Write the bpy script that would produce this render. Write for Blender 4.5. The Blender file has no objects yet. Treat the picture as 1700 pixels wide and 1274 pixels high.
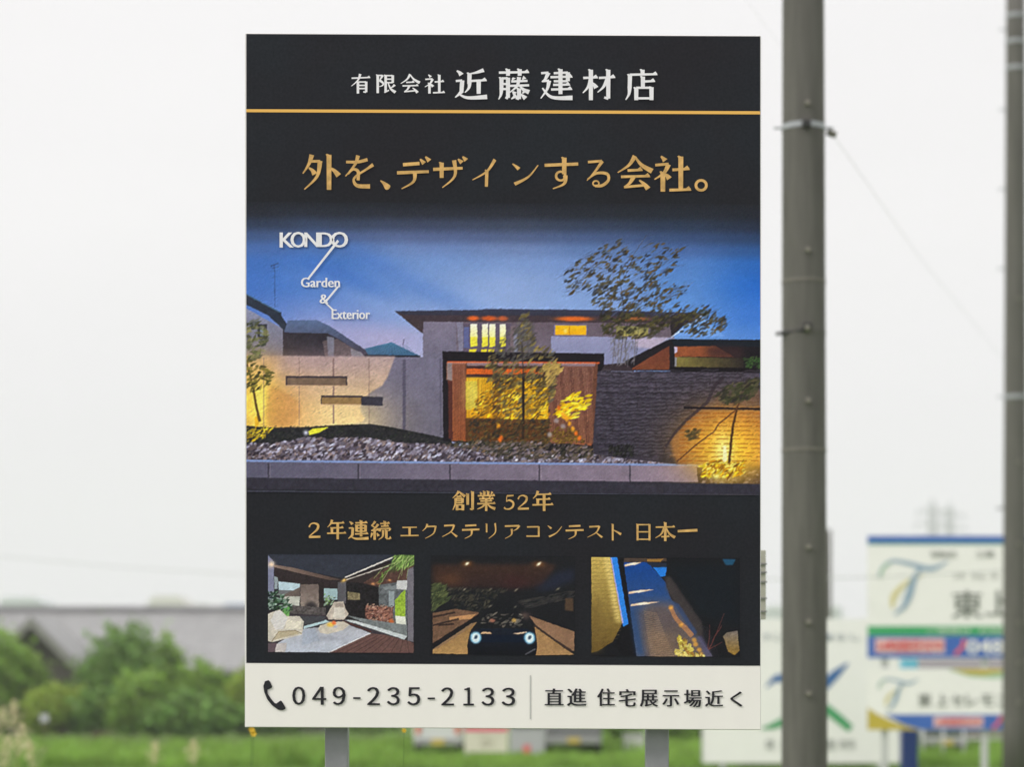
import bpy, math, random
import numpy as np
random.seed(7)
rng = np.random.default_rng(11)
R = math.radians
S = bpy.context.scene
COL = S.collection

# ------------------------------------------------------------------ camera, world, sun, exposure
F = 3834.0            # focal length in photograph pixels
HZ = 1163.0           # horizon row
EYE = 1.5
cam_d = bpy.data.cameras.new("camera")
cam = bpy.data.objects.new("camera", cam_d)
COL.objects.link(cam)
cam.location = (0, 0, EYE)
cam.rotation_euler = (R(90), 0, 0)
cam_d.sensor_width = 36
cam_d.lens = 36 * F / 1700
cam_d.shift_y = (HZ - 637) / 1700
cam_d.clip_start = 0.1
cam_d.clip_end = 6000
cam_d.dof.use_dof = True
cam_d.dof.focus_distance = 10.0
cam_d.dof.aperture_fstop = 1.65
cam_d.dof.aperture_blades = 0
S.camera = cam

SUN_EL, SUN_AZ = 40, 62          # sun behind the camera, to its left
w = bpy.data.worlds.new("World")
S.world = w
w.use_nodes = True
nt = w.node_tree
nt.nodes.clear()
out = nt.nodes.new("ShaderNodeOutputWorld")
sky = nt.nodes.new("ShaderNodeTexSky")
sky.sky_type = 'NISHITA'
sky.sun_disc = False
sky.sun_elevation = R(SUN_EL)
sky.sun_rotation = R(180 + SUN_AZ)
sky.dust_density = 4
bg1 = nt.nodes.new("ShaderNodeBackground")
bg1.inputs[1].default_value = 0.05
nt.links.new(sky.outputs[0], bg1.inputs[0])
tc = nt.nodes.new("ShaderNodeTexCoord")
sep = nt.nodes.new("ShaderNodeSeparateXYZ")
nt.links.new(tc.outputs["Generated"], sep.inputs[0])
rmp = nt.nodes.new("ShaderNodeValToRGB")
e = rmp.color_ramp.elements
e[0].position = 0.0; e[0].color = (0.80, 0.785, 0.825, 1)
e[1].position = 0.36; e[1].color = (0.955, 0.935, 0.94, 1)
m_ = e.new(0.09); m_.color = (0.86, 0.84, 0.865, 1)
m_ = e.new(0.2); m_.color = (0.925, 0.905, 0.915, 1)
nt.links.new(sep.outputs[2], rmp.inputs[0])
nz = nt.nodes.new("ShaderNodeTexNoise")
nz.inputs["Scale"].default_value = 3.5
nz.inputs["Detail"].default_value = 4
mpn = nt.nodes.new("ShaderNodeMapping")
mpn.inputs["Scale"].default_value = (1, 1, 3)
nt.links.new(tc.outputs["Generated"], mpn.inputs[0])
nt.links.new(mpn.outputs[0], nz.inputs["Vector"])
mr = nt.nodes.new("ShaderNodeMapRange")
mr.inputs["From Min"].default_value = 0.3
mr.inputs["From Max"].default_value = 0.7
mr.inputs["To Min"].default_value = 1.035
mr.inputs["To Max"].default_value = 1.08
nt.links.new(nz.outputs[0], mr.inputs[0])
bg2 = nt.nodes.new("ShaderNodeBackground")
nt.links.new(rmp.outputs[0], bg2.inputs[0])
zen = nt.nodes.new("ShaderNodeMapRange")
zen.inputs["From Min"].default_value = 0.30; zen.inputs["From Max"].default_value = 1.0
zen.inputs["To Min"].default_value = 1.0; zen.inputs["To Max"].default_value = 1.9
nt.links.new(sep.outputs[2], zen.inputs[0])
mzz = nt.nodes.new("ShaderNodeMath"); mzz.operation = 'MULTIPLY'
nt.links.new(mr.outputs[0], mzz.inputs[0]); nt.links.new(zen.outputs[0], mzz.inputs[1])
nt.links.new(mzz.outputs[0], bg2.inputs[1])
mx = nt.nodes.new("ShaderNodeMixShader")
mx.inputs[0].default_value = 0.94
nt.links.new(bg1.outputs[0], mx.inputs[1])
nt.links.new(bg2.outputs[0], mx.inputs[2])
nt.links.new(mx.outputs[0], out.inputs[0])

sd = bpy.data.lights.new("sun", 'SUN')
sd.energy = 2.15
sd.angle = R(14)
sd.color = (1.0, 0.97, 0.92)
so = bpy.data.objects.new("sun", sd)
COL.objects.link(so)
so.rotation_euler = (R(90 - SUN_EL), 0, R(-SUN_AZ))
so.location = (-20, -20, 30)

S.view_settings.view_transform = 'Standard'
S.view_settings.look = 'None'
S.view_settings.exposure = 0
S.view_settings.gamma = 1
S.view_settings.use_curve_mapping = False
S.cycles.max_bounces = 6
S.cycles.volume_bounces = 1

# ------------------------------------------------------------------ helpers
def P(px, py, D):
    """a place D metres ahead of the camera, seen at photograph pixel px, py"""
    return ((px - 850) / F * D, D, EYE + (HZ - py) / F * D)

def lin(c):
    c = np.asarray(c, float) / 255.0
    return np.where(c <= 0.04045, c / 12.92, ((c + 0.055) / 1.055) ** 2.4)

MATS = {}
def mat(name, col, rough=0.6, spec=0.4, noise=0.0, nscale=20.0, bump=0.0, bscale=60.0, metal=0.0,
        island=0.0, transl=0.0, streak=None):
    if name in MATS: return MATS[name]
    m = bpy.data.materials.new(name); m.use_nodes = True
    n = m.node_tree; b = n.nodes["Principled BSDF"]
    b.inputs["Roughness"].default_value = rough
    b.inputs["Specular IOR Level"].default_value = spec
    b.inputs["Metallic"].default_value = metal
    base = (col[0], col[1], col[2], 1)
    b.inputs["Base Color"].default_value = base
    geo = n.nodes.new("ShaderNodeTexCoord")
    last = None
    if noise > 0 or island > 0:
        hsv = n.nodes.new("ShaderNodeHueSaturation")
        hsv.inputs["Color"].default_value = base
        if noise > 0:
            t = n.nodes.new("ShaderNodeTexNoise")
            t.inputs["Scale"].default_value = nscale
            t.inputs["Detail"].default_value = 5
            t.inputs["Roughness"].default_value = 0.6
            if streak:
                mp = n.nodes.new("ShaderNodeMapping"); mp.inputs["Scale"].default_value = streak
                n.links.new(geo.outputs["Object"], mp.inputs[0]); n.links.new(mp.outputs[0], t.inputs["Vector"])
            else:
                n.links.new(geo.outputs["Object"], t.inputs["Vector"])
            r = n.nodes.new("ShaderNodeMapRange")
            r.inputs["From Min"].default_value = 0.25; r.inputs["From Max"].default_value = 0.75
            r.inputs["To Min"].default_value = 1 - noise; r.inputs["To Max"].default_value = 1 + noise
            n.links.new(t.outputs[0], r.inputs[0])
            last = r.outputs[0]
        if island > 0:
            g = n.nodes.new("ShaderNodeNewGeometry")
            r2 = n.nodes.new("ShaderNodeMapRange")
            r2.inputs["To Min"].default_value = 1 - island; r2.inputs["To Max"].default_value = 1 + island
            n.links.new(g.outputs["Random Per Island"], r2.inputs[0])
            if last is not None:
                mu = n.nodes.new("ShaderNodeMath"); mu.operation = 'MULTIPLY'
                n.links.new(last, mu.inputs[0]); n.links.new(r2.outputs[0], mu.inputs[1]); last = mu.outputs[0]
            else: last = r2.outputs[0]
            r3 = n.nodes.new("ShaderNodeMapRange")
            r3.inputs["To Min"].default_value = 0.475; r3.inputs["To Max"].default_value = 0.515
            n.links.new(g.outputs["Random Per Island"], r3.inputs[0]); n.links.new(r3.outputs[0], hsv.inputs["Hue"])
        n.links.new(last, hsv.inputs["Value"])
        n.links.new(hsv.outputs[0], b.inputs["Base Color"])
    if bump > 0:
        t = n.nodes.new("ShaderNodeTexNoise"); t.inputs["Scale"].default_value = bscale; t.inputs["Detail"].default_value = 4
        n.links.new(geo.outputs["Object"], t.inputs["Vector"])
        bp = n.nodes.new("ShaderNodeBump"); bp.inputs["Strength"].default_value = bump; bp.inputs["Distance"].default_value = 0.01
        n.links.new(t.outputs[0], bp.inputs["Height"]); n.links.new(bp.outputs[0], b.inputs["Normal"])
    if transl > 0:
        tr = n.nodes.new("ShaderNodeBsdfTranslucent")
        tr.inputs[0].default_value = (col[0] * 1.3, col[1] * 1.3, col[2], 1)
        ms = n.nodes.new("ShaderNodeMixShader"); ms.inputs[0].default_value = transl
        o = n.nodes["Material Output"]
        n.links.new(b.outputs[0], ms.inputs[1]); n.links.new(tr.outputs[0], ms.inputs[2]); n.links.new(ms.outputs[0], o.inputs[0])
    MATS[name] = m
    return m

def tag(o, label=None, cat=None, group=None, kind=None):
    if label: o["label"] = label
    if cat: o["category"] = cat
    if group: o["group"] = group
    if kind: o["kind"] = kind
    return o

def thing(name, label, cat, loc=(0, 0, 0), group=None):
    o = bpy.data.objects.new(name, None); COL.objects.link(o)
    o.location = loc; o.empty_display_size = 0.3
    return tag(o, label, cat, group)

def wloc(o):
    x, y, z = o.location
    while o.parent:
        o = o.parent; x += o.location[0]; y += o.location[1]; z += o.location[2]
    return (x, y, z)

class MB:
    """collects shapes in world coordinates and links them as one mesh object"""
    def __init__(s): s.v = []; s.f = []
    def add(s, vs, fs):
        k = len(s.v); s.v += [tuple(v) for v in vs]; s.f += [tuple(i + k for i in f) for f in fs]; return s
    def box(s, x0, x1, y0, y1, z0, z1):
        return s.add([(x0,y0,z0),(x1,y0,z0),(x1,y1,z0),(x0,y1,z0),(x0,y0,z1),(x1,y0,z1),(x1,y1,z1),(x0,y1,z1)],
              [(0,3,2,1),(4,5,6,7),(0,1,5,4),(1,2,6,5),(2,3,7,6),(3,0,4,7)])
    def prism(s, pts, y0, y1):
        """outline pts (x,z) pulled from y0 (near) to y1 (far)"""
        n = len(pts); a = sum(pts[i][0]*pts[(i+1)%n][1]-pts[(i+1)%n][0]*pts[i][1] for i in range(n))
        if a < 0: pts = pts[::-1]
        vs = [(x, y0, z) for x, z in pts] + [(x, y1, z) for x, z in pts]
        fs = [tuple(range(n)), tuple(range(2*n-1, n-1, -1))] + [(i, i+n, (i+1)%n+n, (i+1)%n) for i in range(n)]
        return s.add(vs, fs)
    def tube(s, pts, rad, n=10, cap=True):
        if not hasattr(rad, '__len__'): rad = [rad]*len(pts)
        P_ = [np.array(p, float) for p in pts]; rings = []
        for i, p in enumerate(P_):
            d = P_[min(i+1, len(P_)-1)] - P_[max(i-1, 0)]; d = d/np.linalg.norm(d)
            u = np.cross(d, (0, 1, 0) if abs(d[1]) < .9 else (1, 0, 0)); u /= np.linalg.norm(u); q = np.cross(d, u)
            rings.append([p + rad[i]*(math.cos(2*math.pi*k/n)*u + math.sin(2*math.pi*k/n)*q) for k in range(n)])
        vs = [v for r in rings for v in r]; fs = []
        for i in range(len(rings)-1):
            for k in range(n): fs.append((i*n+k, i*n+(k+1)%n, (i+1)*n+(k+1)%n, (i+1)*n+k))
        if cap: fs += [tuple(range(n-1, -1, -1)), tuple(range((len(rings)-1)*n, len(rings)*n))]
        return s.add(vs, fs)
    def build(s, name, m, parent=None, smooth=False, bevel=0, label=None, kind=None, loc=None):
        o_ = wloc(parent) if parent else (loc or (0, 0, 0))
        me = bpy.data.meshes.new(name)
        me.from_pydata([(a-o_[0], b-o_[1], c-o_[2]) for a, b, c in s.v], [], s.f)
        me.materials.append(m)
        if smooth: me.polygons.foreach_set("use_smooth", [True]*len(me.polygons))
        o = bpy.data.objects.new(name, me); COL.objects.link(o)
        if parent: o.parent = parent
        else: o.location = o_
        if bevel:
            bv = o.modifiers.new("bevel", 'BEVEL'); bv.width = bevel; bv.segments = 2; bv.limit_method = 'ANGLE'
        if label: o["label"] = label
        if kind: o["kind"] = kind
        return o

def quadmesh(name, V, m, parent=None, n=4):
    """V: array (k, n, 3) of separate faces, built fast"""
    V = np.asarray(V, float); k = V.shape[0]
    o_ = np.array(wloc(parent)) if parent else np.zeros(3)
    me = bpy.data.meshes.new(name)
    me.vertices.add(k*n); me.vertices.foreach_set("co", (V.reshape(-1, 3) - o_).astype(np.float32).ravel())
    me.loops.add(k*n); me.loops.foreach_set("vertex_index", np.arange(k*n, dtype=np.int32))
    me.polygons.add(k); me.polygons.foreach_set("loop_start", np.arange(0, k*n, n, dtype=np.int32))
    me.polygons.foreach_set("loop_total", np.full(k, n, dtype=np.int32))
    me.update(calc_edges=True); me.materials.append(m)
    o = bpy.data.objects.new(name, me); COL.objects.link(o)
    if parent: o.parent = parent
    return o

# ------------------------------------------------------------------ setting: ground, grass field
gm = mat("meadow_soil_and_grass", (0.11, 0.19, 0.045), 0.9, 0.1, noise=0.45, nscale=0.35, bump=0.6, bscale=8)
MB().add([(-2500,-60,0),(2500,-60,0),(2500,4500,0),(-2500,4500,0)], [(0,1,2,3)]).build("ground", gm, kind="structure")
# road the camera stands on
MB().add([(-300,-55,.02),(300,-55,.02),(300,7.2,.02),(-300,7.2,.02)], [(0,1,2,3)]).build("road", mat("asphalt", (0.09,0.088,0.088), .85, .2, noise=.2, nscale=3, bump=.4, bscale=60), kind="structure")
MB().box(-300, 300, 7.2, 7.36, 0, .14).build("kerb", mat("kerb_concrete", (0.32,0.31,0.29), .8, .2, noise=.15, nscale=4), kind="structure")
# farm lane along the far side of the meadow
MB().add([(-60,84,0.02),(60,84,0.02),(60,87.5,0.02),(-60,87.5,0.02)], [(0,1,2,3)]).build(
    "path", mat("lane_gravel", (0.30,0.28,0.24), 0.9, 0.1, noise=0.25, nscale=2), kind="structure")

def grass(name, x0, x1, y0, y1, n, hmin, hmax, wd, m, label):
    x = rng.uniform(x0, x1, n); y = y0 + (y1-y0)*rng.uniform(0, 1, n)**1.3
    cl = 0.6 + 0.4*np.sin(x*0.9 + 1.3*np.sin(y*0.21)) * np.sin(y*0.17 + x*0.23)
    cl = np.clip(cl + 0.5*np.sin(x*2.7+np.sin(y*.6)*2)*np.sin(x*.55+1) + 0.35*np.sin(x*6.1+y), .1, 1.9)
    h = rng.uniform(hmin, hmax, n)*(0.55 + 0.55*cl); h = h*np.where((np.abs(x-.3) < 3.3) & (y < 63), .55, 1.0); a = rng.uniform(0, np.pi, n); l = rng.normal(0, 0.16, (n, 2))
    ww = wd*rng.uniform(0.6, 1.3, n)
    dx, dy = np.cos(a)*ww, np.sin(a)*ww
    z0 = np.zeros(n)
    V = np.stack([np.stack([x-dx, y-dy, z0], 1), np.stack([x+dx, y+dy, z0], 1),
                  np.stack([x+dx*.6+l[:,0]*h*.5, y+dy*.6+l[:,1]*h*.5, h*.6], 1),
                  np.stack([x+l[:,0]*h*1.2, y+l[:,1]*h*1.2, h], 1)], 1)
    return tag(quadmesh(name, V, m), label, "grass", kind="stuff")
gr = mat("grass_blade", (0.20, 0.34, 0.06), 0.6, 0.25, island=0.45, noise=0.75, nscale=0.7, transl=0.35)
gr2 = mat("pale_grass_blade", (0.17, 0.25, 0.075), 0.6, 0.25, island=0.35, noise=0.5, nscale=0.4, transl=0.35)
grass("meadow_grass", -17, 17, 50.4, 68, 75000, 0.20, 0.47, 0.016, gr, "bright green meadow grass filling the foot of the view")
grass("far_meadow_grass", -22, 22, 66, 86, 40000, 0.12, 0.32, 0.022, gr2, "paler short grass at the far side of the meadow")

# ------------------------------------------------------------------ farmhouse behind the hedge
tile = mat("grey_roof_tile", (0.285, 0.282, 0.285), 0.5, 0.4, noise=0.16, nscale=1.2, bump=0.5, bscale=3)
dark_wood = mat("dark_house_wall", (0.075, 0.066, 0.058), 0.8, 0.2, noise=0.3, nscale=2)
barge = mat("weathered_bargeboard", (0.22, 0.22, 0.20), 0.7, 0.2, noise=0.2, nscale=3)
farm = thing("farmhouse", "long low farmhouse with grey tiled roof and dark walls left of the billboard", "house", (-18, 105, 0))
xl, xr = P(-90, 0, 105)[0], P(560, 0, 105)[0]
ze, zr = 2.88, 5.68
th = 0.18
MB().add([(xl,103,ze),(xr,103,ze),(xr,108,zr),(xl,108,zr),(xl,103,ze-th),(xr,103,ze-th),(xr,108,zr-th),(xl,108,zr-th),
          (xl,113,ze),(xr,113,ze),(xl,113,ze-th),(xr,113,ze-th)],
         [(0,1,2,3),(4,7,6,5),(0,4,5,1),(3,2,9,8),(7,10,11,6),(8,9,11,10),(0,3,7,4),(3,8,10,7),(1,5,6,2),(2,6,11,9)]).build("roof", tile, farm)
rf = [c for c in farm.children if c.name.startswith("roof")][0]
mb = MB()                                      # tile courses and rolls in relief
for i in range(1, 16):
    t = i/16; y = 103+5*t; z = ze+(zr-ze)*t
    mb.add([(xl,y,z+.035),(xr,y,z+.035),(xr,y+.29,z+.175),(xl,y+.29,z+.175),(xl,y,z+.004),(xr,y,z+.004)], [(0,1,2,3),(4,5,1,0)])
k = mb.build("tile_course", tile, rf, kind="stuff")
mb = MB()
x = xl+.2
while x < xr:
    mb.tube([(x,103,ze+.03),(x,108,zr+.03)], 0.05, 5); x += 0.45
mb.build("tile_roll", tile, rf, kind="stuff")
MB().box(xl, xr, 107.75, 108.25, zr-.02, zr+.22).build("ridge_cap", mat("ridge_tile", (0.27,0.26,0.28), .5, .4, noise=.2, nscale=2), rf, bevel=.05)
MB().box(xl+.8, xr-.6, 104.2, 112, 0, ze).build("wall", dark_wood, farm)
for xx in (-21, -17.5, -14.2):
    MB().box(xx, xx+1.4, 104.12, 104.19, .9, 2.1).build("window", mat("dark_window_glass", (0.02,0.022,0.025), .15, .6), farm)
# front wing with a gable towards the camera
wing_peak = P(56, 1030, 99)
gx, gz = wing_peak[0], wing_peak[2]
hw, gz0 = 2.35, 2.3
def slope(sx, y0, y1, t0, t1, grow):
    return [(gx, gz+t1), (gx+sx*(hw+grow), gz0+t1-.0), (gx+sx*(hw+grow), gz0+t0), (gx, gz+t0)]
for sx in (-1, 1):
    MB().prism(slope(sx, 0, 0, -.02, .16, .35), 98.4, 104.2).build("wing_roof", tile, farm)
    MB().prism(slope(sx, 0, 0, -.32, .10, .30), 98.26, 98.39).build("bargeboard", barge, farm)
MB().prism([(gx-hw, 0), (gx+hw, 0), (gx+hw, gz0-.1), (gx, gz-.1), (gx-hw, gz0-.1)], 98.9, 104.1).build("wing_wall", dark_wood, farm)
MB().box(gx-.5, gx+.5, 98.82, 98.88, 2.3, 3.1).build("attic_vent", mat("vent_slat", (0.03,0.028,0.026), .8, .2), farm)

# far buildings just above the roof ridge
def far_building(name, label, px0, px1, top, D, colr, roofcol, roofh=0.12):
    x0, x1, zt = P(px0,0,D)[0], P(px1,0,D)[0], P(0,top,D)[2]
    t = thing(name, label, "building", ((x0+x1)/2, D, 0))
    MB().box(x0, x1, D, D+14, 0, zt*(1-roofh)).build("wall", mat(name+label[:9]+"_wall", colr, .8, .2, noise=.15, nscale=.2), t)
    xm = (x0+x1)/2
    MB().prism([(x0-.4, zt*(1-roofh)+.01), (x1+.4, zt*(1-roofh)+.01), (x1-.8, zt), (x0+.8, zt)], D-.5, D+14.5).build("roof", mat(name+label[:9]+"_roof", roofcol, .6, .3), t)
    n = max(2, int((x1-x0)/3.2))
    for r_ in range(2):
        for i in range(n):
            xx = x0+(i+.3)*(x1-x0)/n
            zz = zt*(.45+.26*r_)
            MB().box(xx, xx+1.3, D-.03, D+.03, zz, zz+1.2).build("window", MATS["dark_window_glass"], t)
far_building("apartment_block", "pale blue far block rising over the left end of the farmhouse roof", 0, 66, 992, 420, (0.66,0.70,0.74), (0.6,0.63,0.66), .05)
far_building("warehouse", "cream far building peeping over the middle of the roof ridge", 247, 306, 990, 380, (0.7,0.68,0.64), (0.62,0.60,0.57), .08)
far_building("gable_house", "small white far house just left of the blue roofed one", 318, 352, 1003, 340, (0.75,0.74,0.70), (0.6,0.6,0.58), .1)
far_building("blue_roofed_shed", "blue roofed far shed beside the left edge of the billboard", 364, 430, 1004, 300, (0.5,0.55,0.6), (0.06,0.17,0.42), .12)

# ------------------------------------------------------------------ hedge trees
leafm = [mat("hedge_leaf", (0.20, 0.33, 0.055), .55, .3, island=.4, noise=.35, nscale=.8, transl=.3),
         mat("light_leaf", (0.29, 0.39, 0.065), .55, .3, island=.35, noise=.3, nscale=.8, transl=.35),
         mat("deep_leaf", (0.145, 0.27, 0.05), .5, .35, island=.4, noise=.35, nscale=.8, transl=.25)]
bark = mat("bark", (0.10, 0.075, 0.05), .9, .1, noise=.3, nscale=8)
def shrub(px, top, hwp, D, mi, label, lobes=7, n=5200, name="hedge_tree", depth=1.0, base=0.2, group="trees and shrubs along the farm lane"):
    cx, zt, hw_ = P(px,0,D)[0], P(0,top,D)[2], hwp/F*D
    t = thing(name, label, "tree", (cx, D, 0), group)
    L = []
    for i in range(lobes):
        if i == 0: c, r = (cx + random.uniform(-.12,.12)*hw_, D, zt*.70), (hw_*.62, hw_*.6*depth, zt*.30)
        else:
            a = random.uniform(-1, 1)*.62; zz = random.uniform(.28, .72)
            rr = random.uniform(.30, .48)
            c = (cx + a*hw_, D+random.uniform(-.4,.4)*hw_*depth, zt*zz*(1-.25*abs(a))); r = (hw_*rr*1.1, hw_*rr*depth, zt*rr*.62)
        L.append((c, r))
    tot = sum(r[0]*r[2] for c, r in L); Vs = []
    for c, r in L:
        k = int(n*1.5*r[0]*r[2]/tot)
        d = rng.normal(size=(k, 3)); d /= np.linalg.norm(d, axis=1)[:, None]
        rad = rng.uniform(.25, 1, k)**.45 * (1+.30*np.sin(d[:,0]*7+d[:,2]*9+random.random()*6))*(1+rng.exponential(.11, k))
        p = np.array(c) + d*rad[:, None]*np.array(r)
        p[:, 2] = np.maximum(p[:, 2], base*rng.uniform(.3, 1.4, k))
        nn = rng.normal(size=(k, 3)) + d*.8; nn /= np.linalg.norm(nn, axis=1)[:, None]
        u = np.cross(nn, rng.normal(size=(k, 3))); u /= np.linalg.norm(u, axis=1)[:, None]; q = np.cross(nn, u)
        s_ = rng.uniform(.05, .12, k)[:, None]
        Vs.append(np.stack([p-u*s_*1.5, p+q*s_*.8, p+u*s_*1.5, p-q*s_*.8], 1))
    quadmesh("crown", np.concatenate(Vs), leafm[mi], t)
    MB().tube([(cx, D, 0), (cx+.05, D, zt*.4), (cx-.08, D, zt*.75)], [.13, .09, .03], 8).build("trunk", bark, t, smooth=True)
    for i in range(4):
        c, r = L[min(i+1, len(L)-1)]
        MB().tube([(cx, D, zt*.25), ((cx+c[0])/2, (D+c[1])/2, zt*.42), c], [.06, .04, .015], 6).build("limb", bark, t, smooth=True)
    return t
shrub(12, 1056, 74, 92, 0, "rounded green tree cut by the left edge of the photo", 9, 9000)
shrub(198, 1042, 78, 94, 2, "tallest hedge tree with a pointed top before the grey roof", 10, 11000)
shrub(272, 1066, 48, 95, 0, "upright tree right of the tallest hedge tree", 8, 6000)
shrub(345, 1104, 62, 93, 0, "broad low shrub below the grey eaves left of the billboard", 8, 8000)
shrub(408, 1116, 36, 92, 1, "yellow green shrub touching the left edge of the billboard", 7, 5000)
shrub(100, 1142, 62, 91, 1, "low pale shrub under the farmhouse gable", 8, 6000)
shrub(235, 1120, 60, 90.5, 0, "low shrub in front of the tallest hedge tree", 8, 7000)
shrub(165, 1150, 55, 90.5, 2, "dark low shrub between the pale shrub and the lane", 8, 6000)
shrub(320, 1150, 70, 90, 2, "dark low hedge left of the billboard by the lane", 8, 7000)
shrub(480, 1150, 90, 92, 2, "hedge seen under the left end of the billboard", 8, 7000)
shrub(620, 1150, 80, 93, 0, "hedge seen right of the left billboard leg", 8, 6000)
shrub(1010, 1168, 75, 80, 0, "leafy shrub under the billboard left of its right leg", 8, 6000)
shrub(1145, 1160, 45, 76, 0, "leafy shrub right of the right billboard leg", 8, 4000)
shrub(1590, 1170, 70, 88, 1, "green shrub showing under the two blue and white signs", 8, 6000)

# ------------------------------------------------------------------ print painter (for the flat printed pictures)
def vnoise(h, w, cell, seed=0, octv=3):
    r = np.random.default_rng(seed); outp = np.zeros((h, w)); amp = 1; tot = 0
    for o in range(octv):
        c = max(1.5, cell/2**o); gh, gw = int(h/c)+3, int(w/c)+3
        g = r.uniform(-1, 1, (gh, gw)); ys = np.arange(h)/c; xs = np.arange(w)/c
        y0 = ys.astype(int); x0 = xs.astype(int); fy = (ys-y0)[:, None]; fx = (xs-x0)[None, :]
        fy = fy*fy*(3-2*fy); fx = fx*fx*(3-2*fx)
        a = g[np.ix_(y0, x0)]; b = g[np.ix_(y0, x0+1)]; c_ = g[np.ix_(y0+1, x0)]; d = g[np.ix_(y0+1, x0+1)]
        outp += amp*((a*(1-fx)+b*fx)*(1-fy)+(c_*(1-fx)+d*fx)*fy); tot += amp; amp *= .55
    return outp/tot

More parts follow.
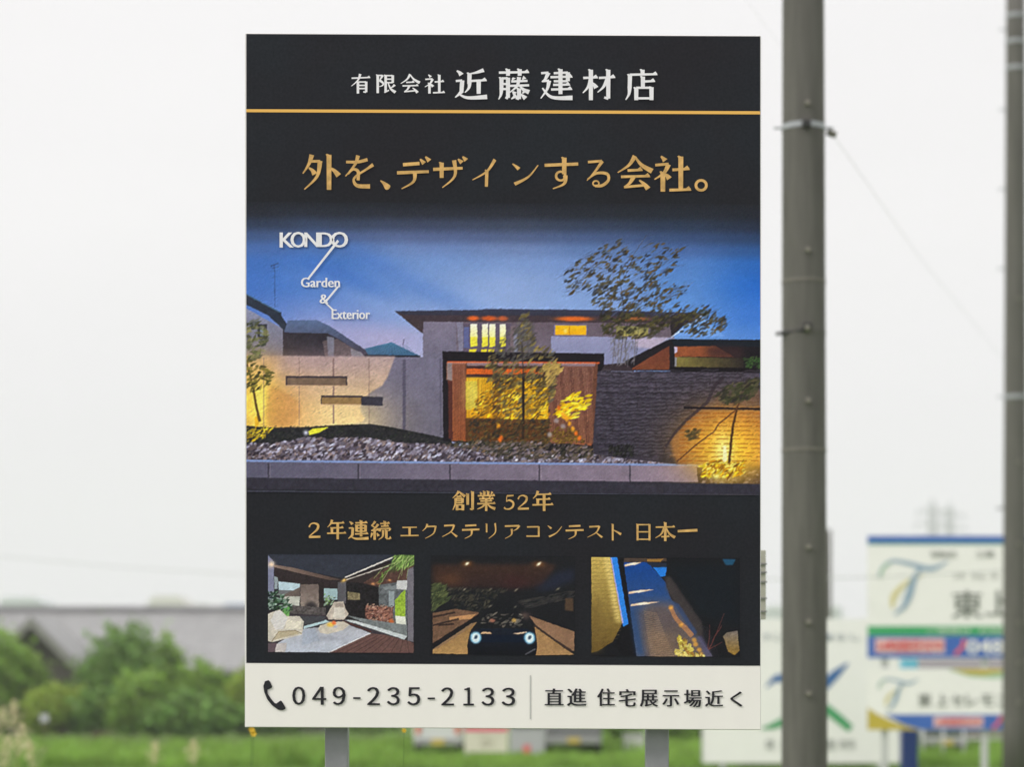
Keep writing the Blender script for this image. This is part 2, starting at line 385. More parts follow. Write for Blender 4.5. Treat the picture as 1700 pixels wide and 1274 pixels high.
class Canvas:
    def __init__(s, x0, y0, x1, y1, res):
        s.x0, s.y0, s.x1, s.y1, s.res = x0, y0, x1, y1, res
        s.ss = 2; s.k = res*s.ss
        s.W, s.H = int(round((x1-x0)*res))*s.ss, int(round((y1-y0)*res))*s.ss
        s.a = np.zeros((s.H, s.W, 3)); s.map(0, 0, 1)
        s.Y, s.X = np.mgrid[0:s.H, 0:s.W]; s.X = s.X/s.k+x0; s.Y = s.Y/s.k+y0
    def map(s, ox, oy, z): s.o = (ox, oy, z)
    def t(s, pts):
        p = np.asarray(pts, float).reshape(-1, 2)/s.o[2]+np.array(s.o[:2])
        return p
    def fillmask(s, bb, m, col, al=1.0):
        y0, y1, x0, x1 = bb; c = np.asarray(col, float)
        m = m[..., None]*al
        s.a[y0:y1, x0:x1] = s.a[y0:y1, x0:x1]*(1-m)+c*m
    def poly(s, pts, col, al=1.0, col2=None, axis=1, tex=0.0, cell=6, feather=0, seed=1):
        p = (s.t(pts)-(s.x0, s.y0))*s.k
        f = int(feather*s.k)
        x0 = max(0, int(p[:,0].min())-2-2*f); x1 = min(s.W, int(p[:,0].max())+3+2*f)
        y0 = max(0, int(p[:,1].min())-2-2*f); y1 = min(s.H, int(p[:,1].max())+3+2*f)
        if x1 <= x0 or y1 <= y0: return
        yy, xx = np.mgrid[y0:y1, x0:x1]; yy = yy+.5; xx = xx+.5
        m = np.zeros(yy.shape, bool); n = len(p)
        for i in range(n):
            ax, ay = p[i]; bx, by = p[(i+1) % n]
            if ay == by: continue
            c = ((ay > yy) != (by > yy)) & (xx < (bx-ax)*(yy-ay)/(by-ay)+ax)
            m ^= c
        m = m.astype(float)
        if f > 0:
            for _ in range(2):
                for ax_ in (0, 1):
                    cs = np.cumsum(np.pad(m, [(f+1, f) if i == ax_ else (0, 0) for i in (0, 1)], mode='edge'), axis=ax_)
                    m = (cs[2*f+1:]-cs[:-2*f-1])/(2*f+1) if ax_ == 0 else (cs[:, 2*f+1:]-cs[:, :-2*f-1])/(2*f+1)
        c = np.asarray(col, float)
        if col2 is not None:
            t = ((yy-p[:,1].min())/max(1e-6, np.ptp(p[:,1])) if axis == 1 else (xx-p[:,0].min())/max(1e-6, np.ptp(p[:,0])))
            t = np.clip(t, 0, 1)[..., None]; c = c*(1-t)+np.asarray(col2, float)*t
        if tex: c = c*(1+tex*vnoise(y1-y0, x1-x0, cell*s.ss, seed))[..., None]
        s.fillmask((y0, y1, x0, x1), m, c, al)
    def line(s, pts, wd, col, al=1.0, w2=None):
        p = s.t(pts); w2 = wd if w2 is None else w2; n = len(p)
        old = s.o; s.o = (0, 0, 1)
        for i in range(n-1):
            d = p[i+1]-p[i]; L = np.hypot(*d)
            if L == 0: continue
            q = np.array([-d[1], d[0]])/L; wa = (wd+(w2-wd)*i/(n-1))/2; wb = (wd+(w2-wd)*(i+1)/(n-1))/2
            s.poly([p[i]+q*wa, p[i+1]+q*wb, p[i+1]-q*wb, p[i]-q*wa], col, al)
        s.o = old
    def glow(s, cx, cy, rx, ry, col, al=1.0, pw=1.0, ang=0):
        (cx, cy), = s.t([(cx, cy)]); rx, ry = rx/s.o[2], ry/s.o[2]
        r = max(rx, ry)*2.2
        x0, x1 = [int(np.clip((v-s.x0)*s.k, 0, s.W)) for v in (cx-r, cx+r)]; y0, y1 = [int(np.clip((v-s.y0)*s.k, 0, s.H)) for v in (cy-r, cy+r)]
        if x1 <= x0 or y1 <= y0: return
        X, Y = s.X[y0:y1, x0:x1]-cx, s.Y[y0:y1, x0:x1]-cy
        c, n_ = math.cos(ang), math.sin(ang); U, V = X*c+Y*n_, -X*n_+Y*c
        s.fillmask((y0, y1, x0, x1), np.exp(-((U/rx)**2+(V/ry)**2)**pw), col, al)
    def flecks(s, n, region, L, wd, ang, cols, al=(.6, 1), jit=.35, seed=0, dens=None):
        r = np.random.default_rng(seed); reg = s.t(region)
        old = s.o; s.o = (0, 0, 1); lo, hi = reg.min(0), reg.max(0); k = 0; tries = 0
        def inside(p):
            c = False; m = len(reg)
            for i in range(m):
                a, b = reg[i], reg[(i+1) % m]
                if (a[1] > p[1]) != (b[1] > p[1]) and p[0] < (b[0]-a[0])*(p[1]-a[1])/(b[1]-a[1])+a[0]: c = not c
            return c
        while k < n and tries < n*8:
            tries += 1; p = r.uniform(lo, hi)
            if not inside(p): continue
            if dens is not None and r.random() > dens(p): continue
            k += 1; a = ang+r.normal(0, jit); l = L*r.uniform(.5, 1.4)/2; w_ = wd*r.uniform(.6, 1.4)/2
            d = np.array([math.cos(a), math.sin(a)]); q = np.array([-d[1], d[0]])
            c = np.array(cols[r.integers(len(cols))], float)*r.uniform(.85, 1.15)
            s.poly([p-d*l, p-d*l*.2+q*w_, p+d*l*.5+q*w_*.8, p+d*l, p+d*l*.2-q*w_, p-d*l*.5-q*w_*.8], c, r.uniform(*al))
        s.o = old
    def grid_bg(s, xs, ys, rows):
        C = np.array(rows, float); xi = np.interp(s.X[0], xs, range(len(xs))); yi = np.interp(s.Y[:, 0], ys, range(len(ys)))
        x0 = np.minimum(xi.astype(int), len(xs)-2); y0 = np.minimum(yi.astype(int), len(ys)-2)
        fx = (xi-x0)[None, :, None]; fy = (yi-y0)[:, None, None]; fx = fx*fx*(3-2*fx); fy = fy*fy*(3-2*fy)
        g = lambda a, b: C[np.ix_(a, b)]
        s.a[:] = (g(y0, x0)*(1-fx)+g(y0, x0+1)*fx)*(1-fy)+(g(y0+1, x0)*(1-fx)+g(y0+1, x0+1)*fx)*fy
    def finish(s, grain=5, seed=3):
        r = np.random.default_rng(seed)
        u = s.k*.9
        w1 = vnoise(s.H, s.W, 4.5*s.k, 71, 2)*u*.8; w2 = vnoise(s.H, s.W, 4.5*s.k, 72, 2)*u*.6
        yy, xx = np.mgrid[0:s.H, 0:s.W]
        a = s.a[np.clip((yy+w2).round().astype(int), 0, s.H-1), np.clip((xx+w1).round().astype(int), 0, s.W-1)]
        nb = np.clip((1.32-a[..., 2]/np.maximum(a[..., 0], 1))/.15, 0, 1)
        a = a*(1+nb*(.05*vnoise(s.H, s.W, 16*s.k, 81, 3)+.06*vnoise(s.H, s.W, 3*s.k, 82, 2)))[..., None]
        # slanted grain of the enlargement
        g = r.normal(0, 1, (s.H, s.W)); acc = np.zeros_like(g)
        n_ = int(7*s.k)
        for t in range(n_): acc += np.roll(g, (int(round(-t*.58)), t), (0, 1))
        acc /= math.sqrt(n_); lum = a.mean(2)
        gx = np.abs(np.gradient(lum)[0])+np.abs(np.gradient(lum)[1])
        ed = gx.copy()
        for ax_ in (0, 1):
            for d_ in (1, 2, 4): ed = np.maximum(ed, .9*np.roll(ed, d_, ax_)); ed = np.maximum(ed, .9*np.roll(ed, -d_, ax_))
        a = a*(1+(acc*(.012+.045*np.clip(ed/14, 0, 1)))[..., None])
        a = a.reshape(s.H//2, 2, s.W//2, 2, 3).mean((1, 3))
        bl = (a+np.roll(a, 1, 0)+np.roll(a, -1, 0)+np.roll(a, 1, 1)+np.roll(a, -1, 1))/5; b2 = (bl+np.roll(bl, 2, 0)+np.roll(bl, -2, 0)+np.roll(bl, 2, 1)+np.roll(bl, -2, 1))/5
        a = bl+.8*(bl-b2)
        a = a+grain*(r.normal(0, .6, a.shape[:2])[..., None]+r.normal(0, .45, a.shape))+grain*.5*vnoise(a.shape[0], a.shape[1], 5, seed, 2)[..., None]
        return np.clip(a, 3, 255)

def print_mesh(name, cv, D, m, parent, gain=1.0):
    a = cv.finish(); h, w_ = a.shape[:2]
    xs = np.linspace(cv.x0, cv.x1, w_); ys = np.linspace(cv.y0, cv.y1, h)
    Xg, Yg = np.meshgrid(xs, ys); Yg = Yg+(Xg-409)*0.0055
    o_ = wloc(parent)
    V = np.stack([(Xg-850)/F*D-o_[0], np.full_like(Xg, D)-o_[1], EYE+(HZ-Yg)/F*D-o_[2]], -1).reshape(-1, 3)
    i = np.arange((h-1)*w_).reshape(h-1, w_)[:, :-1].ravel()
    Q = np.stack([i+w_, i+w_+1, i+1, i], 1).astype(np.int32)
    me = bpy.data.meshes.new(name)
    me.vertices.add(len(V)); me.vertices.foreach_set("co", V.astype(np.float32).ravel())
    me.loops.add(Q.size); me.loops.foreach_set("vertex_index", Q.ravel())
    me.polygons.add(len(Q)); me.polygons.foreach_set("loop_start", np.arange(0, Q.size, 4, dtype=np.int32))
    me.polygons.foreach_set("loop_total", np.full(len(Q), 4, dtype=np.int32))
    me.update(calc_edges=True)
    at = me.color_attributes.new("ink", 'FLOAT_COLOR', 'POINT')
    c = np.ones((len(V), 4), np.float32); c[:, :3] = lin(a.reshape(-1, 3))*gain; at.data.foreach_set("color", c.ravel())
    me.materials.append(m)
    o = bpy.data.objects.new(name, me); COL.objects.link(o); o.parent = parent
    return o

# ------------------------------------------------------------------ the large billboard
DB = 10.0
bx, by, bz = P(835, 1163, DB)
board = thing("billboard", "large black and gold billboard with house photographs and white phone strip on two grey legs", "billboard", (bx, DB, 0))
alu = mat("white_aluminium_panel", (0.74, 0.73, 0.70), .45, .4, noise=.03, nscale=30)
steel = mat("galvanised_post", (0.27, 0.275, 0.29), .55, .4, noise=.12, nscale=9)
steel.node_tree.nodes["Principled BSDF"].inputs["Metallic"].default_value = .25
def pp(px, py, D=DB):
    a = P(px, py, D); return (a[0], a[2])
def quad_sheet(name, c, D, m, parent=board):
    return MB().add([P(*p, D) for p in c], [(0, 1, 2, 3)]).build(name, m, parent)
MB().prism([pp(406.5, 54.5), pp(1263.6, 58.5), pp(1263.2, 1213), pp(406.5, 1208.3)], DB, DB+.035).build("panel", alu, board, bevel=.002)
for px in (559, 1091):
    cx = P(px, 0, DB+.1)[0]
    MB().box(cx-.05, cx+.05, DB+.075, DB+.175, 0, 4.25).build("leg", steel, board, bevel=.006)
for py in (180, 640, 1130):
    z = P(0, py, DB)[2]; MB().box(P(425, 0, DB)[0], P(1245, 0, DB)[0], DB+.036, DB+.074, z-.025, z+.025).build("back_rail", steel, board)

blk = mat("black_print", (0.0125, 0.0135, 0.0175), .5, .12, noise=.30, nscale=85)
_n = blk.node_tree; _t = _n.nodes.new("ShaderNodeTexNoise"); _t.inputs["Scale"].default_value = 2.2
_tc = _n.nodes.new("ShaderNodeTexCoord"); _n.links.new(_tc.outputs["Object"], _t.inputs["Vector"])
_mx = _n.nodes.new("ShaderNodeMix"); _mx.data_type = 'RGBA'
_h = [q for q in _n.nodes if q.type == 'HUE_SAT'][0]
_mx.inputs[6].default_value = (0.0135, 0.0135, 0.0170, 1); _mx.inputs[7].default_value = (0.0135, 0.0165, 0.0210, 1)
_mm = _n.nodes.new("ShaderNodeMapRange"); _mm.inputs["From Min"].default_value = .35; _mm.inputs["From Max"].default_value = .65
_n.links.new(_t.outputs[0], _mm.inputs[0]); _n.links.new(_mm.outputs[0], _mx.inputs[0]); _n.links.new(_mx.outputs[2], _h.inputs["Color"])
wht = mat("white_print", (0.83, 0.805, 0.765), .5, .15, noise=.018, nscale=2.5, streak=(3, 3, .6))
gold = mat("gold_print", (0.62, 0.385, 0.13), .5, .15, noise=.32, nscale=32)
silv = mat("silver_white_print", (0.80, 0.80, 0.80), .5, .3, noise=.08, nscale=20)
inkb = mat("dark_print", (0.012, 0.012, 0.016), .5, .3)
grey_line = mat("grey_print", (0.5, 0.5, 0.48), .5, .3)
orange_line = mat("orange_gold_print", (0.80, 0.46, 0.10), .5, .3)
quad_sheet("black_face", [(409, 1101.5), (1262, 1106), (1262, 60), (409, 56)], DB-.002, blk)
quad_sheet("white_strip", [(407.5, 1207.3), (1262.3, 1212), (1262.3, 1107), (407.5, 1102)], DB-.002, wht)
quad_sheet("gold_rule", [(409, 186), (1262, 189.6), (1262, 184.4), (409, 181)], DB-.004, orange_line)
quad_sheet("divider_line", [(879.5, 1195), (881.5, 1195), (881.5, 1122), (879.5, 1122)], DB-.004, grey_line)

# ---- lettering: brushed strokes
G = {
'有':"h 5 22 95 18;p 47 1 36 32 4 62;v 36 40 36 99;t 36 41 76 41;v 76 39 76 92;t 62 90 76 93;t 38 58 74 58;t 38 74 74 74",
'限':"v 12 5 12 99;t 12 8 34 8;p 36 6 28 22 20 32;p 20 32 38 48 34 60 18 66;v 50 6 50 92;t 50 9 84 9;v 84 7 84 46;t 52 27 84 27;t 52 45 84 45;t 44 96 66 84;n 62 46 74 76 97 95;p 94 56 84 66 72 72",
'会':"p 50 2 34 28 3 50;n 50 4 68 28 97 46;h 30 44 70 42;h 12 62 90 60;p 46 62 36 80 22 90;t 20 92 82 86;n 62 72 76 84 86 97",
'社':"n 20 3 27 10 31 15;t 5 27 40 24;p 40 25 28 48 3 66;v 25 46 25 99;n 28 50 36 56 42 64;h 50 40 94 37;v 72 4 72 93;h 42 95 98 93",
'近':"n 8 6 16 12 22 20;t 5 40 24 38;v 24 38 22 74;p 24 72 14 84 3 94;n 14 82 40 95 98 92;p 88 4 66 12 46 16;v 46 14 45 50;p 46 40 44 62 32 78;h 46 40 96 37;v 73 40 73 82",
'藤':"h 4 12 96 10;v 32 1 32 22;v 68 1 68 22;v 12 28 12 60;p 12 60 10 82 3 97;t 12 30 32 30;v 32 28 32 92;t 24 90 32 94;t 14 48 32 48;t 14 64 32 64;n 46 28 50 34;p 84 26 76 34;t 42 40 92 38;t 38 54 97 52;p 66 26 60 54 36 76;n 68 54 80 66 97 74;v 66 62 66 96;t 56 92 66 96;n 46 72 54 80;p 58 84 42 96;p 86 68 76 78;n 72 80 86 94",
'建':"t 4 14 26 12;p 26 12 16 34 6 42;t 8 40 28 38;p 28 38 22 66 3 96;n 8 62 36 92 98 94;t 42 14 84 12;v 84 11 84 40;h 32 27 97 25;t 42 40 84 40;h 40 52 90 51;h 34 67 96 65;v 62 1 62 82",
'材':"h 3 28 46 26;v 26 2 26 99;p 26 30 18 56 2 76;n 28 42 36 50 42 60;h 50 28 98 25;v 78 2 78 94;t 66 90 78 95;p 76 30 64 56 46 74",
'店':"v 53 0 53 14;h 14 16 97 14;v 15 16 14 56;p 14 54 12 78 2 97;v 54 22 54 56;h 54 38 90 36;v 34 58 34 98;t 34 58 80 58;v 80 56 80 98;t 34 92 80 92",
'外':"p 26 2 18 28 2 54;t 22 20 48 20;p 48 19 40 62 6 98;n 18 38 28 46 34 56;v 72 2 72 99;n 74 38 86 46 98 60",
'を':"g 8 20 7 44 20 8 76 13 9;p 46 1 36 28 6 62;g 14 56 4 30 42 6 46 48 9 46 74 9;g 94 28 10 72 42 6 42 60 6 32 74 7 44 90 10 84 92 12",
'、':"g 5 5 10 45 38 34 80 80 62 94 94 26",
'デ':"g 20 22 10 70 18 10;g 2 48 10 98 44 8;p 56 46 52 76 16 99;n 72 4 84 18;n 88 -4 100 10",
'ザ':"g 2 38 10 92 34 8;v 28 16 28 66;p 66 8 68 60 30 98;n 78 4 90 16;n 92 -4 103 8",
'イ':"p 92 2 60 44 3 74;v 60 40 58 98",
'ン':"n 4 8 16 18 28 30;g 97 14 3 62 62 7 12 92 13",
'す':"g 3 26 9 97 22 9;v 58 2 58 54;o 48 60 13 14 7;p 61 58 58 84 26 100",
'る':"g 12 12 8 68 8 8;p 70 8 40 46 8 78;g 10 74 5 46 52 8 88 54 10 94 76 10 70 95 10 40 97 8;o 44 88 12 9 6",
'。':"o 50 50 38 38 20",
'創':"p 30 1 20 18 2 36;n 30 2 42 14 58 28;h 20 28 42 28;t 16 38 46 38;v 46 36 46 60;t 16 48 46 48;t 16 59 46 59;p 16 36 14 66 3 96;v 22 68 22 98;t 22 70 48 70;v 48 68 48 98;t 22 92 48 92;v 70 14 70 70;v 92 3 92 94;t 80 90 92 95",
'業':"v 40 1 40 22;v 60 1 60 22;n 18 6 26 18;p 82 4 74 18;h 6 24 95 22;n 30 27 36 36;p 70 26 64 36;h 14 39 88 38;h 20 50 80 49;h 3 63 97 61;v 50 39 50 99;p 46 62 30 78 3 90;n 54 62 72 78 97 88",
'年':"p 28 1 20 22 5 38;h 22 18 88 16;h 26 42 84 40;v 27 40 27 68;h 3 69 97 67;v 56 18 56 99",
'連':"n 8 6 16 12 22 20;t 5 40 24 38;v 24 38 22 74;p 24 72 14 84 3 94;n 14 82 40 95 98 92;h 36 13 92 11;v 42 24 42 58;t 42 25 84 25;v 84 24 84 58;t 42 40 84 40;t 42 56 84 56;h 34 70 96 68;v 63 1 63 84",
'続':"p 24 1 14 16 4 22;t 6 22 22 34;p 38 16 22 38 4 50;t 4 50 36 46;n 32 38 38 48;v 21 48 21 98;p 10 62 6 74 2 86;n 32 62 40 78;h 48 13 94 11;v 71 1 71 26;h 52 27 90 26;t 46 40 97 38;v 47 40 45 54;p 96 38 94 46 88 52;p 62 46 60 80 40 97;v 78 46 78 90;t 78 92 97 92;p 97 92 97 80",
'エ':"g 10 10 12 90 8 11;v 50 8 50 90;g 0 92 12 100 90 13",
'ク':"p 34 0 24 26 2 48;g 30 18 9 84 16 10;p 88 13 74 64 20 99",
'ス':"g 14 12 11 78 8 12;p 80 6 60 54 2 92;n 54 52 76 72 98 92",
'テ':"g 18 8 12 82 4 12;g 0 38 12 100 34 12;p 56 36 52 74 16 99",
'リ':"v 18 6 18 60;p 84 2 86 60 34 99",
'ア':"g 6 8 11 94 5 12;p 96 4 80 28 58 42;p 48 28 46 70 8 98",
'コ':"g 8 10 11 88 8 11;v 88 6 88 96;g 4 90 12 90 90 12",
'ト':"v 30 1 30 99;n 34 36 60 48 86 62",
'日':"v 12 3 12 99;t 12 6 86 6;v 86 3 86 99;t 12 48 86 48;t 12 92 86 92",
'本':"h 3 26 97 24;v 50 1 50 99;p 46 28 30 62 2 82;n 54 28 70 60 98 80;h 30 76 70 75",
'一':"g 0 52 13 100 46 15",
'5':"g 30 6 11 88 3 9;g 30 5 5 25 46 6;g 25 44 7 52 36 12 84 52 15 82 78 15 54 96 10 20 96 9 6 86 14",
'2':"g 8 28 12 20 9 7 48 3 9 76 16 16 70 42 15 40 66 8 6 90 6;g 6 93 13 94 91 13",
}
def cr(pts, n=5):
    if len(pts) < 3: return pts
    p = [pts[0]]+pts+[pts[-1]]; o = []
    for i in range(1, len(p)-2):
        a, b, c, d = [np.array(q) for q in p[i-1:i+3]]
        for j in range(n):
            t = j/n; o.append(tuple(.5*((2*b)+(-a+c)*t+(2*a-5*b+4*c-d)*t*t+(-a+3*b-3*c+d)*t**3)))
    o.append(tuple(pts[-1])); return o
def strokes(ch):
    """list of outlines (x, y) for one brushed character in a 100 box, y down"""
    res = []
    def ribbon(pw):
        pw = cr(pw); L, Rr = [], []
        for i in range(len(pw)):
            a = pw[max(i-1, 0)]; b = pw[min(i+1, len(pw)-1)]; dx, dy = b[0]-a[0], b[1]-a[1]; l = math.hypot(dx, dy) or 1
            x, y, w_ = pw[i]; w_ = w_*1.04+.5; nx, ny = -dy/l*w_/2, dx/l*w_/2
            L.append((x+nx, y+ny)); Rr.append((x-nx, y-ny))
        for i in range(len(L)-1): res.append(([L[i], L[i+1], Rr[i+1], Rr[i]], i == 0))
    for st in G[ch].split(";"):
        k, *v = st.split(); v = [float(q) for q in v]
        if k == 'g': ribbon([(v[i], v[i+1], v[i+2]) for i in range(0, len(v), 3)]); continue
        if k == 'o':
            cx, cy, rx, ry, w_ = v
            for i in range(20):
                a, b = 2*math.pi*i/20, 2*math.pi*(i+1)/20
                f = lambda q, s_: (cx+(rx+s_*w_/2)*math.cos(q), cy+(ry+s_*w_/2)*math.sin(q))
                res.append(([f(a, 1), f(b, 1), f(b, -1), f(a, -1)], i == 0))
            continue
        q = [(v[i], v[i+1]) for i in range(0, len(v), 2)]
        if k == 'h':
            ribbon([(*q[0], 7), (*q[-1], 6)]); x, y = q[-1]
            res.append(([(x-14, y-2), (x-5, y-9), (x+2, y+3), (x-6, y+3)], True))
        elif k == 't': ribbon([(*a, 6.5) for a in q])
        elif k == 'v':
            ribbon([(*q[0], 12), (*q[1], 11)]); x, y = q[0]
            res.append(([(x-9, y-1), (x-5, y-3), (x+6, y+3), (x-5, y+6)], True))
        elif k == 'p': ribbon([(a[0], a[1], 12-9.5*i/(len(q)-1)) for i, a in enumerate(q)])
        elif k == 'n': ribbon([(a[0], a[1], 4+10*i/(len(q)-1)) for i, a in enumerate(q)])
    return res
def brush_text(name, items, m, D, parent, fat=0.0, label=None):
    """items: (character, x0, x1, y0, y1) boxes on the board"""
    for ch, x0, x1, y0, y1 in items:
        mb = MB(); st = strokes(ch); allp = [p for q, _ in st for p in q]
        a0, a1 = min(p[0] for p in allp), max(p[0] for p in allp); b0, b1 = min(p[1] for p in allp), max(p[1] for p in allp)
        if ch == '一': b0, b1 = -0, 100
        lay = 0
        for q, new in st:
            if new: lay += 1
            pts = [(x0+(x-a0)/(a1-a0)*(x1-x0), y0+(y-b0)/(b1-b0)*(y1-y0)) for x, y in q]
            A = sum(pts[i][0]*pts[(i+1)%4][1]-pts[(i+1)%4][0]*pts[i][1] for i in range(4))
            if A > 0: pts = pts[::-1]
            mb.add([P(px, py, D-.00012*lay) for px, py in pts], [(0, 1, 2, 3)])
        mb.build(name, m, parent, label=label)

def type_text(name, items, m, D, parent, offset=0.0, label=None, shear=0.0):
    """items: (string, x0, x1, y0, y1): plain type fitted to boxes on the board"""
    for s_, x0, x1, y0, y1 in items:
        mb = MB()
        c = bpy.data.curves.new("type", 'FONT'); c.body = s_; c.resolution_u = 3; c.shear = shear
        o = bpy.data.objects.new("type", c); COL.objects.link(o)
        dg = bpy.context.evaluated_depsgraph_get(); me = bpy.data.meshes.new_from_object(o.evaluated_get(dg))
        co = np.array([v.co[:2] for v in me.vertices])
        lo, hi = co.min(0), co.max(0); sp = np.maximum(hi-lo, 1e-4)
        fc = [tuple(p.vertices) for p in me.polygons]; e_ = offset*2.2*(y1-y0)
        pass
        for q, (ox, oy) in enumerate([(-e_, 0), (0, 0), (e_, 0)] if offset else [(0, 0)]):
            mb.add([P(x0+(x-lo[0])/sp[0]*(x1-x0)+ox, y1-(y-lo[1])/sp[1]*(y1-y0)+oy, D-.00015*q*(D/10)**2) for x, y in co], fc)
        bpy.data.objects.remove(o); bpy.data.curves.remove(c); bpy.data.meshes.remove(me)
        mb.build(name, m, parent, label=label)
DL = DB-.006
brush_text("company_name_letter", [('有',583,615,122,155),('限',624,658,123,155),('会',665,698,122,155),('社',705,739,123,155),
    ('近',755,809,113,165),('藤',827,880,113,166),('建',897,951,113,166),('材',967,1022,114,166),('店',1038,1092,114,166)], silv, DL, board)
brush_text("headline_letter", [('外',502,566,255,315),('を',573,621,257,313),('、',631,648,299,315),('デ',659,716,259,314),('ザ',719,777,259,312),
    ('イ',784,824,263,310),('ン',850,894,271,308),('す',904,960,260,314),('る',974,1013,265,311),('会',1025,1085,257,316),
    ('社',1086,1148,258,318),('。',1153,1175,297,318)], gold, DL, board)
brush_text("founding_line_letter", [('創',751,787,815,848),('業',792,823,815,849),('5',836,854,822,847),('2',859,878,822,847),('年',884,919,815,849)], gold, DL, board)
brush_text("award_line_letter", [('2',512,532,868,894),('年',543,575,863,896),('連',578,612,864,897),('続',615,650,865,897),('エ',665,695,875,891),
    ('ク',701,725,870,895),('ス',734,760,871,893),('テ',767,796,871,895),('リ',806,824,869,895),('ア',838,864,872,895),('コ',874,896,874,892),
    ('ン',909,933,873,893),('テ',939,969,872,896),('ス',975,1001,873,894),('ト',1015,1032,870,898),('日',1056,1080,870,898),
    ('本',1088,1122,867,899),('一',1125,1158,868,896)], gold, DL, board)
dig = [(496,20),(530,22),(563,20),(592.5,12),(620,20),(653,20),(687,20),(716,12),(743,20),(778,16),(810,20),(844,21)]
items = []
for ch, (c, w_) in zip("０４９－２３５－２１３３", dig):
    sh = (c-496)*.0045
    items.append((ch, c-w_/2, c+w_/2, (1141 if ch != '－' else 1158)+sh, (1171 if ch != '－' else 1161)+sh))
type_text("phone_digit", items, inkb, DL, board, offset=.012)
type_text("direction_letter", [('直',905,935,1144,1172),('進',942,973,1144,1173),('住',992,1020,1144,1173),('宅',1028,1055,1145,1174),
    ('展',1063,1092,1146,1174),('示',1100,1127,1147,1174),('場',1136,1164,1146,1175),('近',1171,1200,1147,1174),('く',1213,1232,1149,1174)], inkb, DL, board, offset=.012)
# telephone receiver symbol
MB().prism([pp(*q) for q in [(440,1132),(446,1130),(449,1133),(452,1141),(451,1143),(444,1146),(445,1153),(450,1161),(456,1168),(459,1169),(466,1164),(468,1165),(474,1175),(474,1178),(469,1180),(462,1179),(452,1172),(444,1162),(439,1150),(437.5,1140)]],
    DL-.0006, DL).build("telephone_symbol", inkb, board)
# studio logo over the large photograph
DLp = DB-.009
type_text("logo_letter", [("K",465,487,386,411),("O",483,507,385,411),("N",506,529,386,410),("D",530,552,386,410),("O",550,577,385,411),
    ("Garden",500,564,461,477),("&",531,545,489,504),("Exterior",551,614,514,530)], silv, DLp, board, offset=.016)
MB().add([P(*q, DLp-.0005) for q in [(560,398),(563,401),(512,465),(509.5,463)]], [(3,2,1,0)]).add(
    [P(*q, DLp-.0005) for q in [(560,475),(562.5,477),(541,503),(538.5,501)]], [(3,2,1,0)]).add(
    [P(*q, DLp-.0005) for q in [(539,503),(541,502),(554,514),(552,516)]], [(3,2,1,0)]).build("logo_line", silv, board)

# ---- large printed photograph: modern house at dusk
cv = Canvas(409, 335, 1262, 818, 0.95)
cv.grid_bg([409, 550, 700, 850, 1000, 1130, 1262], [335, 352, 372, 392, 412, 435, 470, 520, 560, 600],
 [[(34,37,44)]*7,
  [(38,42,52),(40,45,56),(42,46,57),(42,46,56),(38,43,52),(36,42,52),(34,38,48)],
  [(48,60,84),(56,68,92),(62,72,98),(62,72,94),(52,64,88),(44,58,82),(38,48,68)],
  [(66,88,132),(76,96,142),(86,102,146),(84,100,140),(72,92,136),(58,80,122),(44,66,104)],
  [(74,108,172),(80,118,182),(104,132,188),(112,136,186),(94,124,178),(74,106,166),(48,88,148)],
  [(66,112,190),(74,122,198),(104,142,206),(126,156,212),(114,146,206),(84,130,200),(44,104,188)],
  [(70,118,200),(84,130,206),(110,148,212),(140,168,222),(128,160,218),(90,140,212),(40,108,204)],
  [(86,124,202),(116,146,212),(138,164,218),(144,172,226),(136,168,226),(100,150,222),(62,122,214)],
  [(120,138,200),(148,158,208),(160,168,214),(150,172,222),(140,170,224),(110,154,222),(84,138,220)],
  [(150,150,200),(176,174,214),(176,178,218),(160,176,222),(150,170,220),(120,156,220),(90,140,220)]])
for (x, y, rx, ry, c, al, an) in [(650,450,120,16,(72,116,198),.4,.5),(720,480,90,14,(92,134,208),.4,.45),(560,455,90,18,(64,112,198),.5,.4),
      (620,500,110,16,(142,168,222),.35,.35),(740,440,110,26,(134,162,216),.3,.3),(800,480,120,30,(158,182,230),.35,.2),(570,545,90,22,(176,172,218),.5,.1),(640,565,70,18,(190,182,222),.6,0)]:
    cv.glow(x, y, rx, ry, c, al, 1, an)
cv.a *= (1+.03*vnoise(cv.H, cv.W, 60, 9))[..., None]
# neighbours
cv.line([(456,440),(457,510)], 1.2, (52,76,120), .7); cv.line([(450,442),(463,437)], 1.5, (48,66,104), .8); cv.line([(452,446),(464,443)], 1, (48,66,104), .7)
cv.poly([(409,512),(470,546),(470,592),(409,592)], (140,146,176), col2=(116,112,130), tex=.05)
cv.poly([(409,488),(468,519),(468,524),(481,545),(472,549),(446,524),(409,506)], (44,52,68), tex=.12)
cv.line([(409,489),(466,519)], 2, (78,118,150), .7)
cv.poly([(428,538),(444,538),(444,564),(428,564)], (52,54,66)); cv.poly([(432,541),(438,541),(438,558),(432,558)], (120,134,160))
cv.poly([(470,548),(560,552),(612,588),(612,592),(470,592)], (50,46,56), tex=.15)
cv.poly([(472,552),(478,532),(526,531),(548,541),(614,585),(604,590),(562,562),(544,553)], (92,112,152), col2=(66,60,76), tex=.08)
cv.poly([(536,566),(560,562),(606,590),(540,592)], (96,84,90), tex=.12); cv.poly([(543,558),(555,560),(555,592),(545,592)], (122,122,140))
cv.poly([(582,578),(600,584),(606,592),(584,592)], (136,132,146))
cv.poly([(606,578),(650,567),(698,590),(612,590)], (76,124,160), col2=(62,100,136), tex=.05)
for i in range(14): cv.line([(615+i*6, 590),(632+i*3.2, 572)], .8, (52,86,120), .5)
